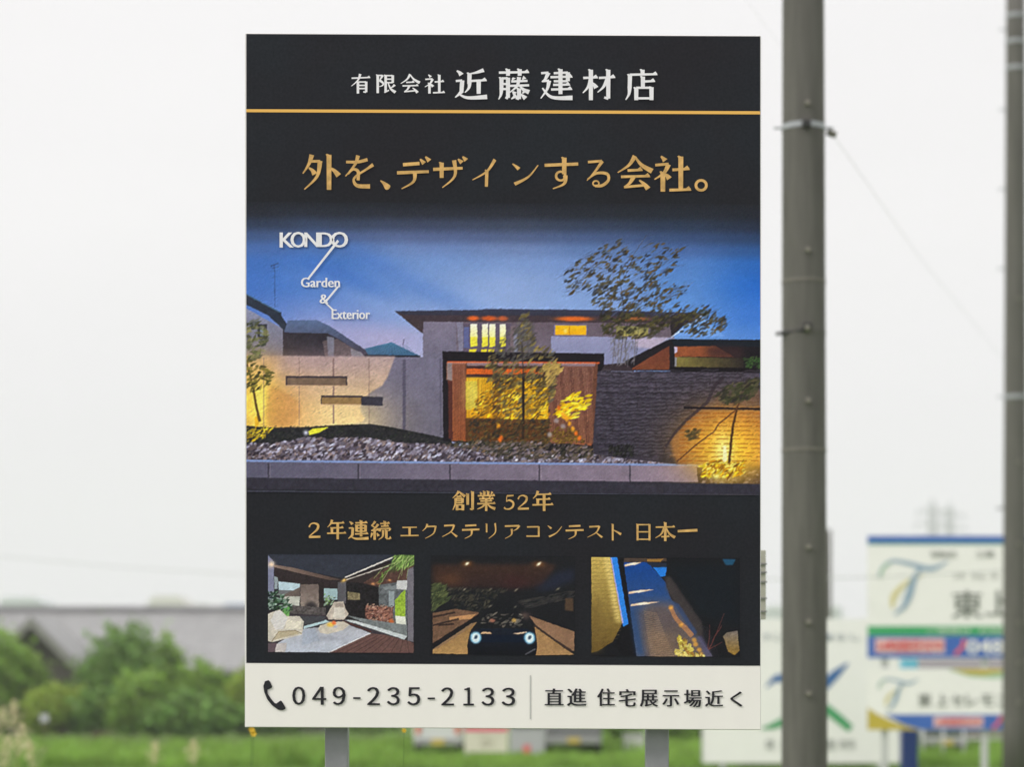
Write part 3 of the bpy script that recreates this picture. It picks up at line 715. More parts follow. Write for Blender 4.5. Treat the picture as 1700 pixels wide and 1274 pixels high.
cv.poly([(606,588),(698,589),(698,593),(606,593)], (40,42,54)); cv.line([(669,572),(671,562)], 2, (90,84,110), .7)
# concrete garden wall
cv.poly([(409,591),(736,592),(736,724),(409,712)], (118,114,138), col2=(106,102,120), tex=.05, cell=30)
lit = [(409,591),(656,591),(650,608),(642,628),(634,640),(616,650),(606,660),(599,672),(599,684),(604,691),(607,692),(602,699),(580,704),(540,708),(409,714)]
cv.poly(lit, (184,160,160), col2=(230,188,134), tex=.04, cell=25, feather=1.2)
cv.glow(565,700,80,50,(255,226,160),.85); cv.glow(450,690,60,70,(232,166,80),.75); cv.glow(424,666,36,60,(255,214,80),.98)
cv.glow(432,665,14,40,(255,240,110),.9)
cv.poly([(448,640),(475,652),(494,664),(499,684),(490,706),(450,708),(440,690)], (206,146,84), .6, feather=4)
cv.poly([(409,592),(470,592),(440,640),(409,650)], (226,176,98), .5, feather=8)
cv.glow(520,600,90,20,(176,146,150),.4)
for x in (438,497,613): cv.line([(x,594),(x,706)], 1.6, (136,108,104), .55)
cv.line([(554,594),(554,703)], 2.4, (132,106,104), .8); cv.line([(671,596),(671,712)], 5, (84,80,100), .85); cv.line([(731,594),(732,720)], 3, (88,84,104), .6)
r_ = np.random.default_rng(5)
for _ in range(60):
    x, y = r_.uniform(412,730), r_.uniform(598,690); cv.line([(x,y),(x+3,y-1.5)], 1.2, (96,86,96), .35)
for (a, b, c, d, cc) in [(475,624,577,640,(122,100,84)),(533,656,602,671,(150,120,78))]:
    cv.poly([(a,b),(c,b),(c,d),(a,d)], cc, tex=.12, cell=10); cv.poly([(a,b),(c,b),(c,b+3.2),(a,b+3.2)], (62,54,62)); cv.line([(a+1,b),(a+1,d)], 2, (60,50,56)); cv.line([(c-1,b),(c-1,d)], 2, (62,54,60)); cv.line([(a,d),(c,d)], 1.5, (214,176,140), .8)
cv.poly([(602,657),(636,658),(635,673),(600,672)], (56,54,66), tex=.15)
# planted bank
cv.poly([(409,707),(450,710),(500,709),(560,705),(616,703),(650,708),(700,718),(745,727),(760,742),(409,742)], (38,38,42), tex=.35, cell=4)
cv.flecks(500, [(409,708),(560,706),(620,704),(745,728),(750,740),(409,738)], 6, 1.6, -.6, [(54,58,48),(28,30,32),(66,64,60),(40,50,38)], (.4,.8), seed=2)
cv.flecks(90, [(409,711),(452,712),(440,728),(409,734)], 9, 2, -.6, [(206,176,40),(150,120,30),(238,214,60)], (.6,.95), seed=3)
cv.poly([(512,716),(520,711),(546,709),(530,718),(514,722)], (236,230,60), tex=.1); cv.glow(508,718,4,4,(226,226,250),.95)
cv.poly([(424,692),(432,690),(430,706),(424,712)], (236,180,40), .9)
# trees at left
cv.line([(409,600),(420,640),(427,680),(432,700)], 3, (92,70,36), .95, 5); cv.line([(421,640),(444,618)], 1.2, (70,60,36))
cv.flecks(70, [(409,535),(432,528),(446,560),(438,590),(420,600),(409,600)], 13, 4.5, -.35, [(108,112,70),(86,88,58),(60,66,52),(140,136,88)], (.5,.9), seed=4)
cv.flecks(60, [(409,590),(424,600),(454,618),(448,640),(420,650),(409,650)], 11, 3.8, -.4, [(84,82,38),(58,58,34),(128,116,50)], (.6,.95), seed=6)
# river stones
cv.poly([(409,738),(450,736),(505,728),(620,728),(650,732),(760,740),(990,742),(1150,768),(1160,770),(409,768)], (74,66,78), tex=.2, cell=4)
cv.flecks(2600, [(409,737),(450,737),(505,727),(620,727),(660,735),(780,738),(990,744),(1150,766),(1156,768),(409,766)], 9, 4.6, -.62,
  [(128,120,138),(98,88,100),(156,150,172),(70,60,70),(112,96,98),(52,44,54),(140,122,122),(184,180,206),(88,80,96)], (.75,1), .25, seed=7)
cv.flecks(60, [(409,740),(620,730),(1100,764),(409,764)], 9, 3, -.62, [(206,210,240),(224,222,240)], (.7,.95), .2, seed=8)
# kerb
cv.poly([(409,765),(1158,768),(1159,799),(409,793)], (92,90,112), col2=(146,128,146), axis=0, tex=.07, cell=18)
cv.poly([(409,763.5),(1157,766.5),(1157,770),(409,767)], (132,154,208), .95)
for x in (446,595,747,895,1045): cv.line([(x,769),(x,796)], 2.6, (58,54,66), .85); cv.line([(x+3,770),(x+3,794)], 1.4, (156,140,152), .4)
cv.poly([(409,793),(1262,797),(1262,818),(409,818)], (50,48,60), tex=.18, cell=6)
cv.poly([(409,812),(1262,817),(1262,820),(409,820)], (36,36,44)); cv.line([(409,815.5),(1262,818)], 2, (70,72,88), .8)
# dark ground by the right wall
cv.poly([(1156,772),(1262,764),(1262,798),(1158,798)], (46,38,44), tex=.3, cell=4)
cv.flecks(110, [(1158,786),(1262,776),(1262,797),(1160,797)], 8, 4, -.5, [(96,84,98),(124,112,128),(64,54,64)], (.6,.95), seed=9)
# house body (traced in its own enlargement)
cv.map(640, 500, 4.595)
cv.poly([(285,140),(450,140),(600,150),(600,380),(440,380),(440,430),(285,430)], (128,120,142), col2=(114,110,132), tex=.04, cell=30)
cv.poly([(540,140),(2200,150),(2200,390),(540,390)], (104,90,102), col2=(118,108,124), tex=.06, cell=20)
cv.poly([(540,140),(590,140),(590,380),(560,380)], (140,140,168), .7)
cv.poly([(70,72),(290,150),(285,238),(270,232)], (66,54,60), tex=.08)
cv.poly([(70,72),(290,120),(2300,130),(2330,150),(285,150)], (70,56,64))
cv.map(0, 0, 1)
cv.poly([(655,515.5),(800,512.5),(806,510.5),(1000,512),(1130,515),(1166,516),(1158,524),(1000,524),(700,525),(672,522)], (58,62,84), col2=(50,48,62), tex=.05)
cv.poly([(672,522),(1160,522),(1148,533),(702,532)], (66,54,62), tex=.06)
cv.line([(656,514),(806,511),(1000,511.5)], 1.2, (120,140,190), .5)
for (x, rx, c) in [(785,10,(236,104,40)),(812,13,(226,98,40)),(834,9,(196,96,56)),(952,30,(240,112,36)),(1050,26,(170,100,50))]:
    cv.glow(x, 526.5, rx, 4.2, c, .95, 2)
cv.map(640, 500, 4.595)
cv.poly([(592,160),(960,160),(960,378),(592,378)], (96,84,104), tex=.1); cv.poly([(596,190),(636,190),(636,350),(596,350)], (96,102,150))
for (a, b) in [(645,700),(735,782),(790,838),(872,916)]:
    cv.poly([(a,168),(b,164),(b,268),(a,268)], (255,252,232), col2=(248,244,160)); cv.poly([(a,266),(b,266),(b,332),(a,344)], (238,226,70), tex=.06); cv.poly([(a-6,360),(b-4,356),(b-14,378),(a-8,378)], (240,214,50))
cv.poly([(950,180),(1000,180),(1000,378),(950,378)], (120,104,110), .8); cv.poly([(975,230),(1005,230),(1010,378),(980,378)], (140,150,180), .6)
cv.poly([(1010,160),(1130,150),(1140,380),(1000,380)], (84,82,84), .6, feather=3)
cv.poly([(1284,168),(1534,168),(1534,250),(1284,250)], (120,116,170)); cv.poly([(1292,174),(1528,174),(1528,246),(1292,246)], (246,196,24), col2=(250,180,14), tex=.05); cv.line([(1402,172),(1402,248)], 2.2, (214,150,20)); cv.glow(1370,215,14,18,(255,236,150),.7)
cv.poly([(1262,256),(2200,262),(2200,300),(1840,470),(1660,470),(1660,390),(1262,384)], (150,152,190), col2=(136,140,178), tex=.04, cell=25)
cv.map(830, 340, 3.864)
cv.poly([(745,766),(950,766),(950,830),(745,832)], (128,124,84), col2=(160,150,84), tex=.35, cell=4)
cv.poly([(860,838),(1080,838),(980,910),(870,900)], (200,182,204), .8, feather=2)
cv.poly([(1095,690),(1300,690),(1180,760),(1098,832),(1090,760)], (44,38,42), tex=.1)
cv.poly([(1104,832),(1180,772),(1290,700),(1440,830)], (122,168,232), col2=(112,160,232)); cv.line([(1096,836),(1290,700)], 1.6, (214,224,250))
cv.map(830, 560, 3.864)
# carport and low roofs
cv.poly([(800,140),(1080,0),(1110,0),(1110,200),(800,200)], (30,26,32))
cv.poly([(830,195),(1085,40),(1085,195)], (104,56,42), col2=(120,66,44), tex=.1)
cv.poly([(1092,0),(1670,0),(1670,210),(1092,210)], (28,24,30), tex=.2); cv.poly([(1095,-4),(1670,4),(1670,44),(1115,44)], (22,30,40))
cv.poly([(1118,46),(1380,40),(1500,110),(1118,112)], (150,82,48), col2=(120,66,44), axis=0, tex=.14); cv.poly([(1330,40),(1560,46),(1560,120),(1330,112)], (58,38,40), .8, feather=6)
cv.poly([(1118,112),(1560,118),(1560,178),(1118,176)], (132,120,62), col2=(44,38,36), axis=0, tex=.15)
cv.poly([(1116,46),(1136,50),(1134,80),(1116,92)], (206,200,236), .9); cv.poly([(1116,112),(1130,116),(1130,172),(1116,176)], (150,150,170), .8)
cv.flecks(70, [(1560,110),(1670,110),(1670,180),(1580,180)], 7, 2.5, -.6, [(50,84,40),(38,60,34),(74,104,52)], (.6,.9), seed=10)
cv.poly([(650,165),(800,150),(860,205),(640,205)], (58,48,54), tex=.15); cv.poly([(1090,178),(1640,182),(1640,212),(1090,208)], (20,16,22))
# ashlar wall
cv.poly([(592,205),(1665,210),(1665,800),(1130,800),(760,762),(575,735)], (70,64,78), col2=(54,50,62), tex=.34, cell=7)
r_ = np.random.default_rng(12)
for i in range(24):
    y = 216+i*23+r_.uniform(-6,6); x = 596+r_.uniform(0,60)
    while x < 1660:
        l = r_.uniform(40, 130); dy = r_.uniform(-9, 9)
        lit_ = np.clip((x-1060+(y-650)*.5)/200, 0, 1) if y > 440 else 0
        a_ = np.array((30,26,34))*(1-lit_)+np.array((120,66,30))*lit_; b_ = np.array((108,102,118))*(1-lit_)+np.array((226,160,84))*lit_
        cv.line([(x,y+dy+5),(x+l*.3,y+dy-5),(x+l*.65,y+dy+3),(x+l,y+dy-6)], 3.4, a_, .42); cv.line([(x+4,y+dy-4),(x+l*.35,y+dy-13),(x+l*.7,y+dy-6),(x+l,y+dy-14)], 2.6, b_, .28)
        if r_.random() < .12: cv.line([(x+l,y+dy),(x+l+2,y+dy+26)], 1.3, a_, .55)
        x += l
warm = [(1668,450),(1300,448),(1180,545),(1090,650),(1110,745),(1140,802),(1668,812)]
cv.poly(warm, (196,122,58), .55, feather=3); cv.poly([(1668,300),(1400,360),(1310,440),(1668,440)], (140,96,72), .4, feather=5)
cv.glow(1490,670,300,220,(252,172,52),.9); cv.glow(1460,720,190,160,(255,214,60),.9); cv.glow(1432,730,60,120,(255,248,150),.95)
r_ = np.random.default_rng(13)
for i in range(12):
    y = 470+i*28; x = 1150+max(0,(560-y))*1.1
    while x < 1660:
        l = r_.uniform(40, 110); cv.line([(x,y+r_.uniform(-4,4)),(x+l,y+r_.uniform(-4,4))], 1.8, (158,84,20), .6); x += l+r_.uniform(4,30)
cv.line([(1430,240),(1370,300),(1330,400),(1190,520),(1110,610),(1060,690)], 6, (48,38,46), .6, 4)
cv.line([(1175,437),(1668,443)], 3.6, (26,20,26), .95)
cv.line([(1520,430),(1490,560),(1466,800)], 3.4, (74,48,26), .95, 4.5); cv.line([(1640,240),(1560,350),(1510,450),(1400,540),(1370,590),(1260,670),(1130,785)], 2.2, (86,52,34), .85)
cv.poly([(1430,680),(1450,680),(1452,822),(1424,822)], (255,250,190), .95, feather=.5)
cv.flecks(190, [(1380,350),(1460,290),(1665,240),(1665,330),(1580,390),(1440,410)], 14, 4, -.5, [(66,66,44),(54,60,36),(92,84,60),(48,44,40)], (.5,.85), seed=14)
cv.flecks(40, [(1180,590),(1280,560),(1270,640),(1200,640)], 10, 3.5, -.5, [(96,74,44),(74,66,40)], (.5,.8), seed=15)
cv.flecks(260, [(1280,800),(1380,770),(1480,800),(1560,780),(1560,860),(1460,880),(1300,880)], 13, 3, -.7, [(240,206,40),(250,236,110),(190,130,20),(222,160,24),(120,80,20)], (.7,1), .5, seed=16)
cv.glow(1385,875,22,14,(255,250,150),.9)
cv.flecks(120, [(690,680),(860,680),(850,760),(700,740)], 7, 2.5, -.8, [(34,34,32),(48,50,42),(26,24,26)], (.6,.9), seed=17)
cv.map(0, 0, 1); cv.poly([(1100,798.5),(1262,799),(1262,817),(1100,816)], (50,48,60), tex=.18, cell=6, seed=4); cv.line([(1100,817),(1262,818)], 2, (66,66,80), .7)
# entrance screen
cv.map(640, 500, 4.595)
cv.poly([(434,376),(1666,386),(1666,480),(1640,520),(1580,530),(1580,1160),(440,1060)], (28,24,30), tex=.15)
cv.poly([(470,455),(1620,455),(1580,1080),(500,1060)], (104,66,52), tex=.1)
cv.poly([(465,456),(612,456),(612,1060),(510,1052),(508,600),(465,590)], (150,98,80), col2=(174,96,52), tex=.1)
cv.poly([(470,460),(508,460),(508,600),(470,590)], (140,140,150), .7)
cv.poly([(478,600),(510,600),(512,1045),(482,1040)], (86,44,38))
cv.poly([(470,450),(1630,450),(1630,464),(470,464)], (214,96,46), .9); cv.poly([(620,464),(1600,464),(1590,486),(620,486)], (150,128,140), .8)
cv.poly([(614,486),(1260,486),(1260,890),(614,890)], (66,42,40)); cv.poly([(616,506),(1200,506),(1200,550),(616,550)], (226,98,34), tex=.08)
cv.poly([(614,575),(818,575),(818,885),(614,885)], (246,196,34), col2=(240,170,20), tex=.08); cv.poly([(612,600),(700,600),(700,820),(612,820)], (226,214,70), tex=.05)
cv.poly([(876,575),(1240,575),(1240,888),(876,888)], (240,190,30), tex=.12)
cv.poly([(820,550),(872,550),(872,890),(820,890)], (112,78,40), tex=.15)
cv.poly([(1240,486),(1580,490),(1570,1090),(1240,1060)], (132,92,84), col2=(160,94,60), tex=.1)
cv.poly([(610,886),(1250,890),(1250,1080),(610,1060)], (96,60,32), tex=.2, cell=5)
for i in range(78):
    x = 620+i*12.2
    cv.line([(x,490),(x,884 if i < 50 else 1040)], .9, (120,66,24) if i < 50 else (112,60,40), .5); cv.line([(x,890),(x,1050)], .9, (60,38,26), .45)
for i in range(9): cv.line([(520+i*11,470),(520+i*11,1050)], 1.3, (104,56,40), .75)
for i in range(34): cv.line([(1244+i*10,494),(1242+i*10,1070)], 1.3, (84,50,44), .75); cv.line([(1249+i*10,494),(1247+i*10,1070)], .9, (186,136,110), .45)
for i in range(18): cv.line([(618+i*12,580),(618+i*12,880)], 1.1, (196,130,20), .5); cv.line([(880+i*12,580),(880+i*12,880)], 1.1, (180,112,20), .5)
cv.poly([(700,585),(712,585),(712,880),(700,880)], (170,110,24), .8); cv.poly([(950,585),(962,585),(962,880),(950,880)], (130,86,26), .8); cv.glow(660,700,60,120,(255,240,120),.5); cv.glow(1000,720,60,120,(255,226,90),.4)
for y in (497, 556): 
    for i in range(26): cv.line([(622+i*13,y+8),(632+i*13,y-6)], 2, (50,32,40), .8)
for i in range(80): cv.line([(480+i*14,470),(490+i*14,458)], 1.2, (216,190,200), .4)
oliv = [(118,104,60),(96,84,50),(140,124,66),(76,68,46),(160,140,74)]
cv.flecks(300, [(860,500),(1000,380),(1040,70),(1100,120),(1140,320),(1260,380),(1340,470),(1300,640),(1250,800),(1060,880),(880,880),(800,700),(760,420)], 15, 4, -.62, oliv+[(90,88,78),(104,96,80)], (.45,.85), .3, seed=20)
cv.flecks(170, [(700,700),(880,580),(1040,580),(1240,590),(1250,860),(1060,888),(650,886),(640,800)], 12, 3.2, -.65, [(250,204,30),(232,168,20),(252,222,70),(206,140,16),(130,96,30)], (.6,.95), .3, seed=21)
cv.flecks(230, [(780,400),(860,390),(900,520),(1000,560),(1120,520),(1300,440),(1330,520),(1260,700),(1100,600),(860,700)], 12, 3.4, -.6, [(74,66,48),(100,90,56),(56,50,44),(128,114,66)], (.5,.85), .3, seed=22)
cv.flecks(230, [(700,720),(900,560),(1240,600),(1250,860),(1060,888),(650,886)], 11, 2.2, -.65, [(120,84,26),(90,66,30),(150,106,24),(64,48,30)], (.5,.85), .3, seed=221)
cv.flecks(110, [(780,400),(1000,150),(1060,90),(1130,200),(1130,420),(1000,470)], 13, 3.6, -.8, [(86,84,82),(108,104,100),(66,62,62)], (.4,.7), .3, seed=23)
cv.flecks(70, [(1200,480),(1300,440),(1340,520),(1240,640)], 14, 3, -.8, [(176,146,76),(196,166,90)], (.6,.9), .2, seed=24)
cv.flecks(75, [(1290,830),(1350,740),(1420,690),(1560,700),(1540,800),(1440,880),(1330,900)], 15, 4, -.35, [(250,212,24),(232,180,16),(252,232,70)], (.8,1), .2, seed=25)
cv.line([(1050,560),(1050,930)], 4.4, (34,24,26), .95); cv.line([(1040,300),(1050,580)], 2.6, (60,54,52), .7)
cv.line([(1050,940),(1046,1080)], 4, (46,34,30), .8); cv.line([(1010,1030),(940,1140)], 2, (120,98,92), .8)
cv.flecks(420, [(640,900),(1240,890),(1260,900),(1260,1080),(1000,1100),(640,1070)], 8, 3, -.6, [(66,56,36),(86,72,40),(46,40,32),(110,84,40),(52,50,46)], (.6,.9), .4, seed=26)
cv.flecks(150, [(1240,1000),(1300,950),(1440,960),(1520,1060),(1300,1080)], 8, 3, -.6, [(110,84,36),(134,104,40),(86,62,30)], (.6,.9), .4, seed=27)
for (x, y, c) in [(1380,885,0),(1400,920,0),(1425,960,0),(1450,995,1),(1475,1030,1),(1365,870,0),(860,940,0),(880,1030,1),(870,1050,1),(1350,850,0),(1320,800,1)]:
    cv.glow(x, y, 15, 19, [(240,164,40),(236,116,34)][c], .95, 2)
for (x, y) in [(1300,900),(1352,940),(1248,1005)]: cv.glow(x, y, 20, 20, (176,162,166), .8, 2)
cv.flecks(160, [(560,1060),(980,1070),(960,1150),(820,1180),(740,1140),(500,1090)], 7, 2.6, -.6, [(56,62,46),(40,44,38),(76,84,56)], (.5,.85), .4, seed=28)
cv.flecks(420, [(560,1058),(1000,1062),(1585,1085),(1585,1190),(900,1190),(700,1130),(480,1085)], 9, 4, -.6, [(66,58,50),(96,84,84),(44,42,40),(130,116,120),(82,74,60),(110,90,70)], (.7,1), .3, seed=29)
# tall tree against the dusk sky
cv.map(830, 340, 3.864)
brn = [(72,62,40),(54,50,42),(92,74,40),(44,46,50),(64,70,84),(84,80,60)]
crown = [(400,440),(480,370),(540,310),(720,230),(780,200),(830,270),(900,240),(940,160),(980,240),(1090,230),(1180,260),(1140,380),(1070,440),(1120,500),(1240,480),(1180,560),(1080,610),(1300,630),(1440,700),(1400,790),(1100,700),(640,680),(570,590),(640,520),(460,560)]
cv.line([(770,1000),(800,700),(760,420),(860,300),(940,180)], 1.6, (66,60,60), .6, 1); cv.line([(800,980),(820,660),(960,440),(1090,330)], 1.4, (60,56,58), .6, 1); cv.line([(740,980),(700,620),(620,440),(480,400)], 1.3, (66,62,62), .5, .8)
cv.line([(870,980),(900,640),(1100,560),(1200,500)], 1.3, (66,62,62), .5, .8)
cv.flecks(260, crown, 30, 1.3, -.55, [(84,96,128),(72,80,104),(96,110,146)], (.35,.6), .2, seed=30)
def clump(p):
    return .15+.85*(math.sin(p[0]*.21+1.7*math.sin(p[1]*.11))*math.sin(p[1]*.27+p[0]*.06) > .08)
cv.flecks(460, crown, 11, 3.0, -.6, brn, (.6,.95), .25, seed=31, dens=clump)
cv.flecks(110, [(560,560),(700,400),(860,380),(1000,420),(1100,600),(900,690),(640,680)], 12, 4, -.6, brn, (.6,.95), .25, seed=32, dens=clump)
cv.flecks(250, [(640,680),(1180,690),(1290,660),(1330,690),(1180,780),(1090,760),(960,840),(760,850),(660,800)], 11, 4, -.5, [(62,58,36),(46,42,34),(84,78,44),(54,56,40)], (.5,.9), .3, seed=33)
cv.flecks(75, [(1160,800),(1300,700),(1440,700),(1450,760),(1380,830),(1220,830)], 11, 3.2, -.6, brn, (.6,.9), .25, seed=34)
cv.map(830, 560, 3.864)
for x in (735, 760, 800, 870): cv.line([(x,0),(x-6+random.uniform(-10,10),165)], 1.6, (112,106,110), .7)
cv.flecks(60, [(700,0),(880,0),(860,160),(740,160)], 14, 2.5, -1.2, [(136,136,150),(116,112,118)], (.4,.7), .3, seed=35)
cv.map(0, 0, 1)
ink = mat("printed_photo_ink", (0.5, 0.5, 0.5), .5, .12)
_n = ink.node_tree; _a = _n.nodes.new("ShaderNodeAttribute"); _a.attribute_name = "ink"
_n.links.new(_a.outputs["Color"], _n.nodes["Principled BSDF"].inputs["Base Color"])
print_mesh("house_photograph", cv, DB-.004, ink, board)

# ---- small printed photographs
cv = Canvas(445, 920.5, 687.5, 1083.5, 1.25)
cv.a[:] = (40,38,42)
cv.map(440, 910, 6.54)
cv.poly([(0,0),(1700,0),(1700,400),(860,330),(100,190),(0,190)], (50,54,66), tex=.1)
cv.poly([(100,190),(830,350),(840,560),(100,400)], (50,42,44), tex=.2, cell=4); cv.poly([(100,185),(300,215),(830,345),(700,350),(100,212)], (140,118,108), col2=(80,64,60), axis=0)
cv.poly([(30,80),(98,150),(98,560),(30,560)], (128,130,158)); cv.glow(70,180,35,35,(255,226,190),.95)
cv.poly([(100,310),(142,320),(140,450),(104,450)], (150,162,170)); cv.poly([(145,365),(385,390),(380,430),(330,462),(150,460)], (186,208,220))
cv.poly([(150,462),(330,462),(240,520),(150,520)], (110,112,116)); cv.poly([(200,510),(385,425),(380,520),(190,560)], (104,92,88))
cv.poly([(180,530),(385,525),(370,640),(220,640)], (190,190,182), tex=.1)
cv.poly([(385,400),(600,390),(600,700),(385,700)], (112,98,94), col2=(150,136,128), tex=.2, cell=8)
cv.glow(500,640,70,60,(44,40,44),.9,2); cv.poly([(580,380),(640,370),(640,720),(590,720)], (44,38,38), tex=.2)
cv.poly([(640,440),(785,440),(785,560),(640,570)], (160,186,192)); cv.flecks(40, [(640,500),(760,540),(740,640),(650,620)], 6, 3, -.6, [(110,150,80),(150,170,150),(70,80,60)], seed=40)
cv.poly([(260,620),(660,650),(660,740),(260,740)], (86,80,80), tex=.4, cell=4)
cv.poly([(790,370),(880,370),(880,600),(790,600)], (92,90,96)); cv.poly([(880,360),(1240,360),(1240,780),(880,780)], (34,32,34), tex=.4, cell=4)
cv.poly([(895,470),(1030,490),(1030,560),(895,560)], (130,118,90), tex=.3, cell=3)
cv.poly([(820,360),(1340,130),(1400,180),(1060,380)], (52,44,44)); cv.line([(870,320),(1380,100)], 2.2, (226,216,210)); cv.line([(880,345),(1340,190)], 1.6, (206,196,190)); cv.line([(870,330),(1370,140)], 1.6, (24,22,26))
cv.glow(855,350,28,16,(255,210,120),.95,1,-.4)
cv.poly([(1060,380),(1340,200),(1620,180),(1540,350),(1230,420)], (84,60,54), tex=.25, cell=5)
for (x,y) in [(1170,385),(1225,375),(1350,345)]: cv.glow(x,y,20,12,(246,170,110),.9)
cv.poly([(1230,400),(1540,350),(1540,840),(1240,820)], (96,100,104), tex=.35, cell=5); cv.poly([(1430,350),(1545,345),(1540,450),(1420,440)], (206,206,208))
cv.poly([(1340,460),(1400,460),(1400,640),(1340,640)], (150,160,166)); cv.poly([(1280,420),(1430,400),(1420,450),(1290,450)], (130,136,140))
cv.poly([(1090,620),(1390,640),(1380,820),(1090,780)], (134,92,80), tex=.5, cell=3); cv.flecks(160, [(1090,600),(1390,620),(1380,820),(1090,780)], 5, 2.2, -.5, [(176,124,104),(96,56,48),(150,110,100),(60,44,44),(190,160,140)], seed=41)
cv.poly([(1410,560),(1520,440),(1520,740),(1410,730)], (150,180,60), tex=.25, cell=3); cv.poly([(1410,730),(1520,740),(1530,840),(1420,845)], (226,228,216)); cv.glow(1370,790,30,24,(206,110,60),.9,2)
cv.poly([(1540,240),(1610,200),(1610,1010),(1545,1000)], (116,112,122), tex=.06)
cv.poly([(880,730),(1100,770),(1540,830),(1540,950),(1340,920)], (120,126,128), tex=.2, cell=5)
cv.poly([(30,700),(640,730),(900,780),(1540,960),(1540,1140),(30,1140)], (60,54,60), tex=.1)
cv.poly([(420,850),(660,780),(700,800),(420,880)], (182,206,214)); cv.poly([(380,740),(660,740),(640,790),(420,840)], (70,70,76))
cv.poly([(860,780),(960,780),(1540,950),(1510,990),(1330,930)], (200,206,210), tex=.06)
cv.poly([(400,880),(900,830),(1145,920),(680,1132),(120,1132),(130,1040)], (176,176,186), col2=(188,194,210), tex=.07, cell=18)
cv.poly([(120,1040),(240,1030),(220,1132),(110,1132)], (196,188,188)); cv.poly([(30,1040),(130,1030),(110,1132),(30,1132)], (96,80,88))
cv.poly([(420,880),(540,870),(600,1000),(400,1060)], (160,170,190), .6, feather=1)
cv.poly([(1145,920),(1310,940),(1545,1000),(1610,1020),(1610,1134),(690,1134)], (104,76,72), tex=.1)
for i in range(10): cv.line([(1180+i*45,935+i*8),(760+i*100,1134)], 1, (66,46,48), .7)
cv.line([(690,1134),(1145,920)], 1.6, (226,222,226)); cv.line([(840,790),(1150,905)], 2.2, (80,48,44))
cv.poly([(575,880),(600,840),(700,800),(850,795),(915,830),(850,890),(680,935),(600,920)], (206,196,182), tex=.04); cv.glow(700,980,110,26,(140,142,156),.6)
cv.poly([(665,735),(750,585),(850,578),(870,650),(910,715),(860,775),(690,775)], (196,184,172), tex=.08); cv.poly([(750,650),(860,650),(870,760),(740,760)], (214,206,196)); cv.poly([(770,600),(850,595),(850,640),(760,640)], (150,138,130), .8)
cv.glow(715,830,45,26,(240,196,80),.95,2); cv.glow(745,810,26,24,(232,110,60),.9,2); cv.glow(760,850,26,14,(150,160,200),.7)
cv.flecks(150, [(30,480),(160,480),(260,560),(300,680),(200,700),(30,660)], 7, 3, -.4, [(36,60,44),(90,120,100),(54,86,56),(150,170,160),(24,36,32)], (.7,1), seed=42); cv.flecks(30, [(190,660),(280,650),(260,740),(200,730)], 6, 3, -.8, [(90,150,80),(120,176,100)], seed=43)
cv.poly([(30,720),(160,670),(240,740),(370,740),(425,800),(400,940),(80,1025),(30,1010)], (206,198,186), tex=.05, cell=10)
cv.poly([(110,690),(170,680),(250,760),(200,880),(120,890),(60,790)], (218,214,212)); cv.poly([(100,1000),(160,905),(340,895),(370,930)], (186,172,146)); cv.poly([(240,780),(400,800),(380,880),(220,880)], (226,218,202))
cv.line([(75,1020),(150,910),(330,895),(400,930)], 1.4, (150,136,112))
grn = [(110,142,70),(84,116,56),(150,176,100),(70,84,50)]
cv.flecks(200, [(1400,80),(1620,80),(1620,180),(1500,200),(1300,260),(1240,380),(1270,300),(1380,180)], 16, 2.4, -.9, grn, (.7,1), .35, seed=44)
for (a,b,c,d) in [(1600,90,1440,340),(1560,80,1480,300),(1500,110,1230,420),(1620,150,1530,330),(1420,150,1180,330)]: cv.line([(a,b),((a+c)/2-20,(b+d)/2-30),(c,d)], 1.8, (150,166,110), .8, .8)
print_mesh("terrace_photograph", cv, DB-.004, ink, board)

cv = Canvas(715, 921, 955, 1086, 1.25)
cv.a[:] = (26,27,31); cv.map(710, 910, 6.54)
cv.poly([(55,175),(1400,165),(1250,400),(900,430),(320,420),(60,370)], (62,42,34), col2=(46,32,32), tex=.15, feather=4); cv.glow(240,330,150,80,(96,62,42),.7); cv.glow(950,350,150,70,(66,32,34),.5)
cv.poly([(1150,440),(1400,250),(1590,210),(1590,330),(1300,450)], (34,40,60), .8, feather=5)
for (x,y,rx,ry) in [(428,160,26,14),(1205,160,28,14)]: cv.glow(x,y,rx*2.2,ry*2.2,(150,90,40),.7); cv.glow(x,y,rx,ry,(255,250,220),1,1.5,-.6)
for (x,y) in [(400,440),(680,440),(960,440),(680,620),(940,630),(1410,430)]: cv.glow(x,y,24,8,(160,152,130),.85,1,-.6)
cv.flecks(180, [(60,380),(200,400),(230,560),(60,680)], 14, 3, -.7, [(66,74,48),(48,56,40),(88,96,60)], (.5,.9), seed=50)
cv.flecks(200, [(210,420),(700,440),(900,440),(700,560),(560,720),(320,660)], 9, 3, -.6, [(42,42,38),(54,52,44),(32,34,36),(70,66,56)], (.5,.9), seed=51)
cv.flecks(120, [(1000,560),(1590,440),(1590,520),(1100,640)], 16, 2, -.3, [(44,44,46),(58,56,54)], (.5,.8), .1, seed=52)
cv.poly([(55,700),(300,650),(560,690),(540,740),(60,1060)], (112,84,66), tex=.15, cell=5); cv.poly([(240,740),(530,705),(470,760),(240,780)], (190,140,96))
for (a,b,c,d) in [(60,830,340,760),(120,830,290,815),(60,740,300,690)]: cv.line([(a,b),(c,d)], 3, (40,30,30), .8)
cv.line([(55,1050),(340,860),(560,715)], 6, (22,20,24), .95, 3)
cv.poly([(55,1135),(60,1090),(540,790),(470,880),(430,1060),(440,1140)], (140,108,70), col2=(176,138,88), tex=.12); cv.poly([(55,1090),(470,810),(540,790),(300,960),(110,1080)], (142,112,84))
